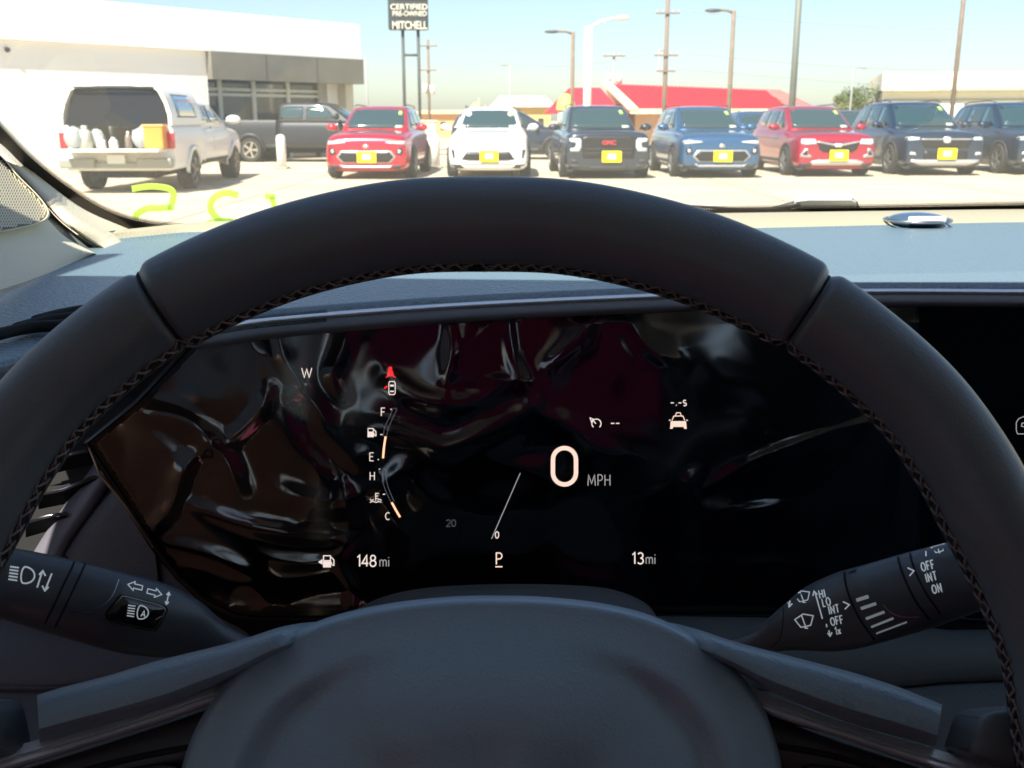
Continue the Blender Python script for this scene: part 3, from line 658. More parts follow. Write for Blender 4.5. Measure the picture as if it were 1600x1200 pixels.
# knee panels
kn = [(-80, 930), (60, 940), (250, 985), (400, 1010), (600, 1020)]
kb = [(-80, 1075), (60, 1079), (130, 1074), (300, 1050), (600, 1075)]
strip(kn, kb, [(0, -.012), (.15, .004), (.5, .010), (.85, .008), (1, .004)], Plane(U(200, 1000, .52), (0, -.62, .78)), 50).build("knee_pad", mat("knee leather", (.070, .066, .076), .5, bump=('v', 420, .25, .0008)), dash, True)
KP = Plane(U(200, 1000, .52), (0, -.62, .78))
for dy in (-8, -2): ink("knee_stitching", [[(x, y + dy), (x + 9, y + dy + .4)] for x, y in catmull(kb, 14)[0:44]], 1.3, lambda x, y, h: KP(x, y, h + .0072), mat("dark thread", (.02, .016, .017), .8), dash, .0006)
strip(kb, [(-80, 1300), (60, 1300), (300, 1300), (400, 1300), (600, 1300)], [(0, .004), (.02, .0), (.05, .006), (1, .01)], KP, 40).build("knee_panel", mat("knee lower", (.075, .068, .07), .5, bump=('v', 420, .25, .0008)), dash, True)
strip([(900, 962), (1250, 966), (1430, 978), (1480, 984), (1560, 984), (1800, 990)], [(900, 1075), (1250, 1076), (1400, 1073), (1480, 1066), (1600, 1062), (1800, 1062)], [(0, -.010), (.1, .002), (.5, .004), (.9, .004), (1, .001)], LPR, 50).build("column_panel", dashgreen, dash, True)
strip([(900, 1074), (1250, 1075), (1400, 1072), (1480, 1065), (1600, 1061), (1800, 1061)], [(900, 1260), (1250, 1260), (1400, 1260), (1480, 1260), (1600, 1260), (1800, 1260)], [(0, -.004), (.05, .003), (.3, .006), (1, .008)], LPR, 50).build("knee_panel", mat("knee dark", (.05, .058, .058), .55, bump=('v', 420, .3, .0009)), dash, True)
MB().add([U(-300, 445, .79), U(1900, 445, .79), U(1900, 1500, .75), U(-300, 1500, .75)], [(0, 1, 2, 3)]).build("inner_bulkhead", groove, dash)
settle(dash, (.37, .8, .6))

# --- windscreen
XC = .37
def ws(x, z): return Vector((x, 1.135 - .25 * (x - XC) ** 2 - (z - 1.2) * 1.80, z))
def wsp(px, py):                                   # pixel ray -> windscreen surface
    d = ray(px, py); lo, hi = .2, 2.0
    for _ in range(40):
        m = (lo + hi) / 2; p = CAM + d * m
        if p.y < ws(p.x, p.z).y: lo = m
        else: hi = m
    return CAM + d * lo
wsc = tag(empty("windscreen"), "slightly hazy windscreen with black dotted border and green marker digits low on the left", "windscreen")
glass = glassmat("windscreen glass", (.95, .985, .975), .0, .032, 1.45, (.95, .95, .88))  # translucent share of the glass stands in for veiling glare
def wsrow(z, x0, x1, n=40): return [ws(x0 + (x1 - x0) * i / n, z) for i in range(n + 1)]
zr = [1.19 + (1.60 - 1.19) * j / 16 for j in range(17)]
MB().grid([wsrow(z, -.36 - .42 * (z - 1.19), 1.10 + .42 * (z - 1.19)) for z in zr]).build("glass", glass, wsc, True)
frit = mat("frit", (.006, .005, .005), .55)
fo = [(-120, 90), (-40, 158), (0, 196), (40, 238), (90, 280), (150, 320), (200, 341), (260, 352), (330, 354), (420, 350), (520, 345), (760, 336), (1050, 328), (1300, 325), (1600, 320), (1800, 316)]
fi = [(-120, 140), (-40, 205), (0, 224), (40, 262), (90, 302), (150, 343), (200, 366), (260, 385), (330, 385), (420, 378), (520, 370), (760, 352), (1050, 343), (1300, 340), (1600, 336), (1800, 332)]
a_ = catmull(fo, 8); b_ = catmull(fi, 8)
def wspi(x, y, off=0):
    p = wsp(x, y); return CAM + (p - CAM) * (1 - off)
MB().grid([[wspi(x, y, .003) for x, y in a_], [wspi((x + u) / 2, (y + v) / 2, .003) for (x, y), (u, v) in zip(a_, b_)], [wspi(x, y, .003) for x, y in b_]]).build("frit_band", frit, wsc, True)
dots = MB(); L2 = resample(a_, 520)
for i, p in enumerate(L2):
    t = (L2[min(i + 1, 519)] - L2[max(i - 1, 0)]).normalized(); nn = Vector((t.y, -t.x))
    for r_, off, sz in ((0, 1.6, 1.9), (1, 4.4, 1.2)):
        c = p + nn * off + t * (1.8 if r_ else 0); q = [wspi(c.x + sz * cos(k * pi / 3), c.y + sz * sin(k * pi / 3), .003) for k in range(6)]
        dots.add(q, [(0, 1, 2, 3, 4, 5)])
dots.build("frit_dots", frit, wsc)
mk = mat("green marker", (.50, .78, .06), .6, var=(25, (.62, .86, .15)))
mn = mk.node_tree; tl_ = mn.nodes.new("ShaderNodeBsdfTranslucent"); tl_.inputs[0].default_value = (.58, .88, .08, 1); mm = mn.nodes.new("ShaderNodeMixShader"); mm.inputs[0].default_value = .6
mn.links.new(mn.nodes["Principled BSDF"].outputs[0], mm.inputs[1]); mn.links.new(tl_.outputs[0], mm.inputs[2]); mn.links.new(mm.outputs[0], mn.nodes["Material Output"].inputs[0])
def wso(x, y, h): p = wsp(x, y); return CAM + (p - CAM) * 1.004
mw = 10
ink("marker_digit", [catmull([(206, 295), (235, 291), (262, 294), (271, 302), (270, 312), (266, 328)], 6), catmull([(268, 324), (250, 325), (230, 326), (216, 333), (211, 341)], 6)], mw, wso, mk, wsc)
ink("marker_digit", [catmull([(372, 306), (360, 302), (345, 303), (332, 312), (329, 326), (338, 340), (350, 347), (364, 346)], 6), catmull([(376, 349), (350, 345), (330, 348), (322, 352)], 6)], mw, wso, mk, wsc)
ink("marker_digit", [[(414, 307), (426, 307), (427, 312)], [(424, 307), (428, 320), (431, 332)]], 8, wso, mk, wsc)
for c, r in (((371, 307), 7), ((263, 299), 7)):
    pass
settle(wsc, ws(XC, 1.2))

# wiper arm resting outside the glass
wip = tag(empty("windscreen_wiper"), "grey windscreen wiper arm resting along the base of the glass right of the steering wheel", "wiper")
def wo(x, y, o=.02):
    p = wsp(x, y); return CAM + (p - CAM) * (1 + o)
MB().tube([wo(x, y) for x, y in ((1060, 320), (1110, 324), (1160, 328), (1205, 328), (1230, 322), (1250, 318))], [.001, .0015, .002, .003, .0035, .003], 8).build("wiper_blade", mat("rubber", (.02, .02, .02), .6), wip, True)
o = [(1243, 330), (1238, 322), (1246, 315), (1262, 313), (1330, 313), (1338, 317), (1342, 331)]
MB().prism([wo(x, y, .018) for x, y in o], (0, .012, .006)).build("wiper_arm", mat("grey arm", (.42, .43, .42), .45), wip)
MB().tube([wo(x, y, .026) for x, y in ((1205, 328), (1240, 316), (1262, 312), (1332, 312), (1339, 317), (1343, 330))], .0013, 6).build("arm_edge", mat("rubber"), wip, True)
MB().tube([wo(1319, 314, .026), wo(1321, 328, .026)], .0008, 6).build("arm_joint", mat("rubber"), wip, True)
settle(wip, wo(1250, 328))

# --- left windscreen pillar with speaker grille
pil = tag(empty("pillar_trim"), "pale grey windscreen pillar trim with a mesh speaker grille, left of the dashboard", "pillar trim")
PLp = plane3(U(232, 368, .985), U(0, 214, .90), U(0, 450, .60))
mainp = [[(-160, 100), (-60, 180), (0, 222), (60, 274), (130, 326), (200, 357), (234, 372)], [(-160, 140), (-60, 200), (0, 245), (45, 290), (95, 345), (150, 385), (160, 393)]]
strip(mainp[0], mainp[1], [(0, -.01), (.04, 0), (.5, .004), (.9, .003), (1, -.003)], PLp, 40).build("pillar_panel", trimlight, pil, True)
strip([(-160, 132), (-60, 196), (0, 240), (45, 288), (92, 344), (148, 386), (160, 393)], [(-160, 170), (-60, 212), (0, 226 + 26), (30, 290), (62, 330), (100, 372), (148, 397)], [(0, -.002), (.15, -.006), (.85, -.006), (1, 0)], PLp, 40).build("pillar_gap", mat("pillar channel", (.14, .16, .16), .6), pil, True)
strip([(-160, 165), (-60, 210), (0, 250), (30, 288), (62, 328), (102, 370), (150, 396)], [(-160, 560), (-80, 500), (-30, 470), (0, 453), (40, 440), (90, 421), (150, 397)], [(0, -.004), (.03, .003), (.2, .006), (.6, .008), (1, .004)], PLp, 40).build("pillar_base", trimlight, pil, True)
gr = [(-200, 200), (-60, 215), (-5, 240), (28, 275), (58, 305), (73, 325), (74, 338), (60, 348), (20, 358), (-60, 372), (-200, 392)]
gr = [(a, b) for a, b in catmull(gr, 6)]
MB().grid([[PLp(x, y, h) for x, y in scalep(gr, k)] for k, h in ((1.035, .004), (1.02, .0125), (1.0, .0135), (.985, .0115), (.98, .009))], closeu=True).build("grille_surround", trimlight, pil, True)
mb = MB(); mb.grid([[PLp(x, y, .0098) for x, y in scalep(gr, k)] for k in (.985, .5, .05)], closeu=True); grl = mb.build("speaker_grille", mat("grille mesh", (.22, .21, .16), .6), pil)
dm = MB()                                         # woven ribs of the grille
for i in range(-60, 90):
    x = i * 4.2
    L = [(x + t * 2.2, 195 + t * 5) for t in range(0, 38)]; L = [p for p in L if inside(scalep(gr, .97), *p)]
    if len(L) > 1: ribbon(dm, L, 1.7, PLp, .0108)
    L = [(x - t * 2.6 + 40, 195 + t * 5) for t in range(0, 38)]; L = [p for p in L if inside(scalep(gr, .97), *p)]
    if len(L) > 1: ribbon(dm, L, 1.7, PLp, .0112)
dm.build("grille_weave", trimlight, pil)
settle(pil, U(150, 395, .9))

# --- car shell round the camera: roof, doors, rear, seat (only their light and reflections reach the picture)
liner = mat("headliner", (.66, .76, .86), .8); tan_ = mat("tan trim", (.85, .46, .28), .6); maroon = mat("maroon cloth", (.34, .02, .11), .8)  # lining's blue, trim's tan and cloth's maroon picked to tint bounce and reflections
cab = tag(empty("car_cabin"), "cabin of the parked car round the viewer with pale roof lining and tan door trim tinted for reflections", "car cabin")
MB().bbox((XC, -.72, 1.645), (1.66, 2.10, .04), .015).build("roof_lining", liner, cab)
for s in (-1, 1):
    x = XC + s * .96
    MB().bbox((x, -.35, .80), (.07, 2.5, .76), .02).build("door_panel", tan_ if s < 0 else mat("dark trim", (.05, .05, .05), .7), cab)
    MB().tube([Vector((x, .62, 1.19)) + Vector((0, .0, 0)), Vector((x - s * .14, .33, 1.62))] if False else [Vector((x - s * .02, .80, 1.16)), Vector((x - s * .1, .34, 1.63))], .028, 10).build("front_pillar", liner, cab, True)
    MB().bbox((x - s * .04, -.55, 1.4), (.06, .90, .52), .02).build("door_pillar", tan_ if s < 0 else mat("dark trim", (.05, .05, .05), .7), cab)  # door pillars widened to block sun and fill the film's reflections
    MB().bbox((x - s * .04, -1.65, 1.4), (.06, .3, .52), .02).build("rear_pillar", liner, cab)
MB().bbox((XC - .845, -.04, 1.44), (.02, .90, .54), .008).build("sun_blocker", liner, cab)  # unseen panel added to keep sun off the lower dash
MB().bbox((XC, -1.78, .85), (1.9, .06, .8), .02).build("rear_wall", mat("dark trim", (.05, .05, .05), .7), cab)
MB().bbox((XC, -.2, .36), (1.95, 3.2, .06), .02).build("cabin_floor", mat("dark trim"), cab)
settle(cab, (XC, -.4, .34))
seat = tag(empty("driver_seat"), "maroon cloth driver's seat behind the viewer", "seat")
MB().bbox((0, -.62, .86), (.50, .14, .50), .05).build("backrest", mat("navy cloth", (.02, .028, .05), .8), seat, True); MB().bbox((0, -.60, 1.25), (.58, .13, .30), .05).build("shirt_reflector", maroon, seat, True)  # unseen maroon panel added to reflect like the viewer's shirt
MB().bbox((0, -.60, 1.46), (.26, .10, .17), .04).build("headrest", maroon, seat, True)
MB().bbox((0, -.35, .62), (.52, .52, .14), .05).build("seat_cushion", maroon, seat, True)
settle(seat, (0, -.4, .4))
seat2 = tag(empty("passenger_seat"), "dark cloth front passenger seat", "seat")  # unseen dark seat added to darken reflections in the film
MB().bbox((.74, -.30, 1.0), (.50, .14, .76), .05).build("backrest", mat("navy cloth"), seat2, True)
MB().bbox((.74, -.28, 1.47), (.26, .10, .17), .04).build("headrest", mat("navy cloth"), seat2, True)
MB().bbox((.74, .0, .62), (.52, .52, .14), .05).build("seat_cushion", mat("navy cloth"), seat2, True)
settle(seat2, (.74, -.1, .4))
bench = tag(empty("rear_bench"), "dark cloth rear bench seat with three headrests", "seat")  # unseen bench and headrests put in to cover bright rear reflections
MB().bbox((XC, -1.55, 1.0), (1.5, .16, .84), .05).build("backrest", mat("navy cloth"), bench, True)
for q in (-.45, 0, .45): MB().bbox((XC + q, -1.52, 1.49), (.36, .12, .20), .04).build("headrest", mat("navy cloth"), bench, True)
MB().bbox((XC, -1.2, .62), (1.5, .55, .16), .05).build("seat_cushion", mat("navy cloth"), bench, True)
settle(bench, (XC, -1.3, .4))

# ================================================================== THE LOT OUTSIDE
def gpt(px, py): d = ray(px, py); return CAM + d * (-CAM.z / d.z)
def at(px, Y):                                    # ground point below pixel column px (on the horizon line) at distance Y
    d = ray(px, 187); return Vector((d.x / d.y * Y, Y, 0))
def zat(py, Y, px=800): d = ray(px, py); return CAM.z + d.z / d.y * Y
conc = mat("concrete lot", (.46, .385, .27), .9, var=(.35, (.54, .46, .33)), bump=('n', 3, .2, .02))
g = MB().add([(-700, -300, 0), (700, -300, 0), (700, 900, 0), (-700, 900, 0)], [(0, 1, 2, 3)]).build("ground", conc); tag(g, "pale cream concrete car lot", "ground", kind="structure")
jt = MB()
for i in range(-6, 12): jt.box((i * 4.5, 20, .004), (.03, 46, .002))
for j in range(8): jt.box((10, 8 + j * 4.5, .0045), (90, .03, .002))
j_ = jt.build("paving_joint", mat("joint", (.24, .20, .15), .9)); tag(j_, "thin dark joints between the lot's concrete slabs", "joint", kind="structure")

# --- materials for the cars
tyre = mat("tyre", (.022, .022, .022), .8); rimm = mat("alloy rim", (.35, .35, .36), .3, metal=.8); archm = mat("dark cladding", (.035, .036, .038), .6)
glassd = mat("car glass", (.02, .05, .055), .06, coat=.6, spec=.8); lampm = mat("lamp lens", (.55, .58, .6), .1, coat=1, spec=.8)
grl_ = mat("grille black", (.012, .012, .013), .35); silver = mat("silver trim", (.5, .5, .5), .35, metal=.6); yel = mat("yellow plate", (.85, .72, .0), .5)
yel2 = mat("plate sticker", (.95, .93, .55), .5); tail = mat("tail lamp", (.55, .01, .02), .15, coat=1); whiteb = mat("white plastic", (.8, .8, .78), .5)
sticker = mat("green sticker", (.45, .75, .15), .6)
def paint(n, c, metal=.35): return mat(n, c, .28, metal=metal, coat=1.0, croug=.04)

def loft_body(stations, crown=.03, cap=True):
    """stations (y, w, zb, zt)"""
    rows = []
    for y, w, zb, zt in stations:
        h = zt - zb
        half_ = [(0, zb), (.55 * w, zb), (.86 * w, zb + .015), (.97 * w, zb + .12 * h), (1.0 * w, zb + .40 * h), (.985 * w, zb + .62 * h), (.965 * w, zb + .80 * h), (.92 * w, zb + .93 * h), (.80 * w, zt), (.4 * w, zt + crown * .8), (0, zt + crown)]
        rows.append([Vector((x, y, z)) for x, z in half_] + [Vector((-x, y, z)) for x, z in half_[-2:0:-1]])
    mb = MB().grid(rows, closeu=True); m = len(rows[0])
    if cap: mb.f.append(tuple(range(m))); mb.f.append(tuple(range(len(mb.v) - m, len(mb.v)))[::-1])
    return mb
def smooth_mesh(mb, name, lv=2):
    me = mb.mesh(name + "_cage"); o = bpy.data.objects.new("tmp", me); COL.objects.link(o)
    sm_ = o.modifiers.new("s", 'SUBSURF'); sm_.levels = lv; sm_.render_levels = lv
    dg = bpy.context.evaluated_depsgraph_get(); dg.update(); r = bpy.data.meshes.new_from_object(o.evaluated_get(dg)); r.name = name
    bpy.data.objects.remove(o); bpy.data.meshes.remove(me); return r
def bvh_of(*mes):
    vs, fs = [], []
    for me in mes:
        k = len(vs); vs += [v.co.copy() for v in me.vertices]; fs += [tuple(i + k for i in p.vertices) for p in me.polygons]
    return BVHTree.FromPolygons(vs, fs)
def patch(bv, outline, axis, off, step=.05, depth=.03):
    """outline (2D) projected along an axis onto the body, lifted by off, with a skirt going back in"""
    P = [Vector(p) for p in outline]; n = len(P)
    Q = []
    for i in range(n):
        a, b = P[i], P[(i + 1) % n]; k = max(1, int((b - a).length / step))
        Q += [a.lerp(b, j / k) for j in range(k)]
    n = len(Q); vs = list(Q); x0, x1 = min(p.x for p in Q), max(p.x for p in Q); y0, y1 = min(p.y for p in Q), max(p.y for p in Q)
    pl = [tuple(p) for p in Q]; x = x0 + step
    while x < x1:
        y = y0 + step
        while y < y1:
            if inside(pl, x, y) and min((Vector((x, y)) - q).length for q in Q) > step * .4: vs.append(Vector((x, y)))
            y += step
        x += step
    V, E_, F_, a1, a2, a3 = delaunay_2d_cdt(vs, [(i, (i + 1) % n) for i in range(n)], [list(range(n))], 1, 1e-5)
    d = {'-y': Vector((0, 1, 0)), '+y': Vector((0, -1, 0)), '+x': Vector((-1, 0, 0)), '-x': Vector((1, 0, 0)), '+z': Vector((0, 0, -1))}[axis]
    co = []
    def P3(p):
        if axis in ('-y', '+y'): return Vector((p.x, 0, p.y))
        if axis in ('+x', '-x'): return Vector((0, p.x, p.y))
        return Vector((p.x, p.y, 0))
    last = None
    for p in V:
        o = P3(p) - d * 20; h = bv.ray_cast(o, d)
        if h[0] is None:
            h = bv.find_nearest(o + d * 20 + (d * -1.0 if last is None else Vector((0, 0, 0)))) if last is None else (last,)
            q = P3(p) + d * (h[0].dot(d)) - d * off
        else: q = h[0] - d * off; last = h[0]
        co.append(q)
    mb = MB().add(co, [tuple(f) for f in F_]); m = len(V)
    key = {}
    for i, p in enumerate(V): key[(round(p.x, 4), round(p.y, 4))] = i
    bi = [key.get((round(q.x, 4), round(q.y, 4))) for q in Q]
    k = len(mb.v)
    if None not in bi:
        for i in bi: mb.v.append(tuple(co[i] + d * depth))
        for i in range(n): mb.f.append((bi[i], bi[(i + 1) % n], k + (i + 1) % n, k + i))
    return mb
def mir(P): return [(-x, y) for x, y in P]
def make_wheel(parent, x, y, r, w=.22, spokes=5, rimmat=None):
    s = 1 if x > 0 else -1
    wh = empty("wheel", (0, 0, 0)); wh.parent = parent; wh.location = (x, y, r)
    prof = [(r * .66, -w / 2), (r * .93, -w / 2), (r, -w * .36), (r, w * .36), (r * .93, w / 2), (r * .66, w / 2), (r * .62, w * .3)]
    MB().grid([[Vector((s * u, q * cos(2 * pi * j / 28), q * sin(2 * pi * j / 28))) for j in range(28)] for q, u in prof], closeu=True).build("tyre", tyre, wh, False)
    rm = MB(); R = r * .66
    rm.grid([[Vector((s * u, q * cos(2 * pi * j / 28), q * sin(2 * pi * j / 28))) for j in range(28)] for q, u in ((R, w * .5), (R * .93, w * .48), (R * .9, w * .2), (R * .05, w * .18))], closeu=True)
    for k in range(spokes):
        a = 2 * pi * k / spokes; c, sn = cos(a), sin(a); ou = [(.05, -.10), (.95, -.13), (.95, .13), (.05, .10)]
        rm.prism([Vector((s * w * .38, R * (u * c - v * sn), R * (u * sn + v * c))) for u, v in ou], (s * w * .1, 0, 0))
    rm.prism([Vector((s * w * .4, R * .2 * cos(k * pi / 6), R * .2 * sin(k * pi / 6))) for k in range(12)], (s * w * .12, 0, 0))
    rm.build("rim", rimmat or rimm, wh); return wh
def mirror_part(root, x, y, z, pm, sc=1.0, signal=False):
    s = 1 if x > 0 else -1
    mb = MB().ball((x + s * .10 * sc, y, z), (.125 * sc, .07 * sc, .085 * sc), 8, 12); mb.tube([(x - s * .04, y + .03, z - .05), (x + s * .06, y + .01, z - .03)], .02, 6)
    mb.build("wing_mirror", pm, root, True)

FACES = {}
def low(z): return z if z > .8 else .8 - (.8 - z) * 1.2
def suv(name, label, pm, loc, rz, face, scale=(1, 1, 1), plate=True, cat="suv", group="suvs parked in a row facing the viewer", wmat=None, L=4.35, H=1.62, W_=.90):
    root = tag(empty(name, loc, rz), label, cat, group); a, b, c = scale
    st = [(-.0, .70, .40, .76), (.03, .80, .30, .86), (.10, .86, .25, .945), (.30, W_ - .015, .22, .99), (.75, W_, .21, 1.02), (1.30, W_, .21, 1.08), (2.3, W_, .21, 1.10), (L - .75, W_, .23, 1.11), (L - .25, W_ - .04, .27, 1.08), (L - .05, .80, .36, 1.02), (L, .72, .42, .9)]
    if face == 'terrain': st[0] = (0, .78, .34, .94); st[1] = (.03, .84, .28, 1.00); st[2] = (.1, .88, .25, 1.03); st[3] = (.3, .90, .22, 1.05)
    st = [(y, w, max(.15, zb - .07), zt) for y, w, zb, zt in st]
    bm_ = smooth_mesh(loft_body(st), "body"); body = link("body", bm_, pm, root, True)
    gs = []
    for y, wb, wt, zt in ((1.15, .74, .72, 1.075), (1.30, .76, .70, 1.16), (1.95, .80, .60, H - .06), (2.15, .80, .60, H - .015), (2.8, .80, .60, H), (3.6, .80, .585, H - .03), (L - .28, .78, .57, H - .085), (L - .08, .76, .62, 1.16), (L - .03, .74, .68, 1.05)):
        zb = 1.0; y2 = y if y < 3.7 else y
        hw = [(0, zb), (wb * .98, zb), (wb, zb + .03), (wb + (wt - wb) * .5, zb + (zt - zb) * .5), (wt + .025, zt - .05), (wt - .03, zt - .008), (wt * .6, zt + .012), (0, zt + .018)]
        gs.append([Vector((x, y2, z)) for x, z in hw] + [Vector((-x, y2, z)) for x, z in hw[-2:0:-1]])
    mb = MB().grid(gs, closeu=True); m = len(gs[0]); mb.f.append(tuple(range(m))); mb.f.append(tuple(range(len(mb.v) - m, len(mb.v)))[::-1])
    gm = smooth_mesh(mb, "roof"); link("roof", gm, pm, root, True)
    bv = bvh_of(bm_, gm); bg_ = bvh_of(gm)
    wsx = [(-.66, 1.105), (.66, 1.105), (.545, H - .10), (.3, H - .075), (-.3, H - .075), (-.545, H - .10)]
    patch(bv, wsx, '-y', .008, .12).build("windshield", glassd, root, True)
    patch(bv, [(.46, H - .20), (.54, H - .21), (.51, H - .12), (.45, H - .12)], '-y', .016, .1).build("windshield_sticker", sticker, root, True); patch(bv, [(.44, 1.12), (.60, 1.12), (.585, 1.17), (.45, 1.17)], '-y', .016, .1).build("dash_notice", mat("paper", (.6, .62, .55), .7), root, True)
    for s, ax in ((1, '+x'), (-1, '-x')):
        patch(bg_, [(1.62, 1.12), (2.22, 1.12), (2.20, H - .13), (2.02, H - .13), (1.60, 1.15)], ax, .008, .12).build("side_window", glassd, root, True)
        patch(bg_, [(2.27, 1.12), (3.02, 1.13), (2.98, H - .12), (2.26, H - .13)], ax, .008, .12).build("side_window", glassd, root, True)
        patch(bg_, [(3.08, 1.14), (3.75, 1.18), (3.6, H - .15), (3.05, H - .12)], ax, .008, .12).build("side_window", glassd, root, True)
        mirror_part(root, s * .90, 1.50, 1.13, pm, 1.0)
        for wy in (.86, L - .86):
            ar = [(wy + .44 * cos(radians(t)), .36 + .42 * sin(radians(t))) for t in range(-20, 201, 12)]; ar2 = [(wy + .37 * cos(radians(t)), .36 + .35 * sin(radians(t))) for t in range(200, -21, -12)]
            patch(bv, ar + ar2, ax, .012, .08).build("wheel_arch", archm, root, True)
            patch(bv, [(wy + .365 * cos(radians(t)), .37 + .345 * sin(radians(t))) for t in range(0, 360, 15)], ax, .004, .1).build("wheel_well", seamblack, root, True)
            make_wheel(root, s * (W_ - .085), wy, .345, .23, rimmat=wmat)
        patch(bv, [(1.32, .235), (L - 1.32, .235), (L - 1.32, .38), (1.32, .38)], ax, .01, .12).build("sill_cladding", archm, root, True)
        patch(bv, [(1.5, .84), (3.9, .86), (3.9, .872), (1.5, .852)], ax, .005, .15).build("waist_line", archm, root)
    def F_(nm, ol, m_, off=.010, both=False, st_=.06):
        ol = [(x, low(z)) for x, z in ol]
        for o in ([ol, mir(ol)] if both else [ol]): patch(bv, o, '-y', off, st_).build(nm, m_, root, True)
    # lower dark bumper on every face
    F_("lower_bumper", [(-.84, .27), (.84, .27), (.86, .40), (.60, .40), (.52, .33), (-.52, .33), (-.60, .40), (-.86, .40)], archm, .012)
    for k, t_ in enumerate(FACES[face]): F_(*t_)
    if plate: MB().bbox((.02 if face != 'terrain' else .06, -.040, .50), (.40, .02, .25), .02).build("licence_plate", yel, root); 
    for s in (-1, 1): MB().tube([Vector((s * .56, 2.0, H - .01)), Vector((s * .57, 2.3, H + .03)), Vector((s * .56, 3.5, H + .01)), Vector((s * .55, 3.8, H - .05))], .014, 6).build("roof_rail", archm, root, True)
    root.scale = (a, b, c)
    if plate: MB().bbox((.02 if face != 'terrain' else .06, -.052, .50), (.17, .008, .12), .004).build('plate_sticker', yel2, root)
    return root, bv
FACES['encore'] = [
 ("grille", [(-.50, .44), (.50, .44), (.62, .55), (.52, .66), (-.52, .66), (-.62, .55)], silver, .012), ("grille_mesh", [(-.47, .455), (.47, .455), (.575, .55), (.49, .64), (-.49, .64), (-.575, .55)], grl_, .022),
 ("headlight", [(.42, .80), (.80, .765), (.83, .80), (.80, .845), (.62, .84), (.42, .825)], lampm, .016, True), ("fog_light", [(.62, .60), (.74, .58), (.77, .66), (.74, .715), (.66, .71)], grl_, .012, True), ("fog_lens", [(.66, .62), (.72, .61), (.73, .67), (.68, .68)], lampm, .020, True),
 ("skid_plate", [(-.50, .385), (-.58, .425), (-.48, .345), (.48, .345), (.58, .425), (.50, .385)], silver, .022), ("badge", [(-.06, .71), (0, .69), (.06, .71), (.06, .76), (0, .78), (-.06, .76)], silver, .014)]
FACES['envista'] = [
 ("grille_mesh", [(-.42, .47), (.42, .47), (.58, .49), (.46, .63), (-.46, .63), (-.58, .49)], grl_, .016),
 ("headlight", [(.52, .795), (.80, .80), (.74, .845), (.68, .85)], mat("lamp white", (.35, .36, .38), .15, coat=1), .014, True), ("fog_light", [(.72, .52), (.76, .50), (.80, .66), (.77, .69), (.73, .66)], grl_, .014, True),
 ("skid_plate", [(-.50, .40), (.50, .40), (.60, .44), (-.60, .44)], silver, .016)]
FACES['terrain'] = [
 ("grille", [(-.52, .52), (.52, .52), (.56, .90), (.48, .95), (-.48, .95), (-.56, .90)], grl_, .014),
 ("grille_bar", [(-.5, .60), (.5, .60), (.5, .615), (-.5, .615)], archm, .024), ("grille_bar", [(-.5, .68), (.5, .68), (.5, .695), (-.5, .695)], archm, .024),
 ("headlight", [(.56, .72), (.60, .64), (.78, .64), (.78, .70), (.68, .71), (.66, .80), (.80, .83), (.80, .90), (.60, .90), (.56, .85)], lampm, .016, True),
 ("fog_lens", [(.62, .42), (.76, .44), (.77, .50), (.64, .49)], archm, .014, True), ("skid_plate", [(-.36, .33), (.36, .33), (.40, .37), (-.40, .37)], archm, .026)]
FACES['envision'] = [
 ("grille_mesh", [(-.40, .66), (-.46, .82), (-.3, .80), (0, .78), (.3, .80), (.46, .82), (.40, .66), (.3, .61), (-.3, .61)], grl_, .014), ("grille_wing", [(-.46, .795), (-.1, .73), (.1, .73), (.46, .795), (.46, .825), (.1, .765), (-.1, .765), (-.46, .825)], silver, .026),
 ("badge", [(-.07, .70), (.07, .70), (.08, .77), (-.08, .77)], mat("lamp lens"), .036), ("headlight", [(.46, .765), (.70, .745), (.84, .79), (.84, .87), (.50, .865)], lampm, .014, True),
 ("vent_trim", [(.56, .50), (.80, .52), (.80, .56), (.70, .68), (.64, .68), (.66, .58), (.56, .55)], silver, .014, True), ("fog_light", [(.65, .55), (.76, .56), (.70, .65), (.67, .64)], grl_, .022, True),
 ("skid_plate", [(-.52, .36), (.52, .36), (.58, .43), (.40, .47), (-.40, .47), (-.58, .43)], silver, .024)]
FACES['enclave'] = [
 ("grille_mesh", [(-.46, .66), (.46, .66), (.54, .83), (.5, .85), (-.5, .85), (-.54, .83)], grl_, .014), ("grille_bar", [(-.54, .805), (.54, .805), (.54, .835), (-.54, .835)], silver, .026), ("badge", [(-.07, .76), (0, .74), (.07, .76), (.07, .86), (0, .88), (-.07, .86)], mat("lamp lens"), .036),
 ("headlight", [(.56, .80), (.80, .79), (.83, .83), (.80, .875), (.58, .865)], lampm, .016, True), ("lower_grille", [(-.46, .44), (.46, .44), (.46, .60), (-.46, .60)], grl_, .014), ("fog_light", [(.62, .52), (.76, .53), (.74, .58), (.64, .57)], lampm, .014, True),
 ("skid_plate", [(-.74, .40), (-.50, .33), (.50, .33), (.74, .40), (.72, .44), (-.72, .44)], silver, .024)]

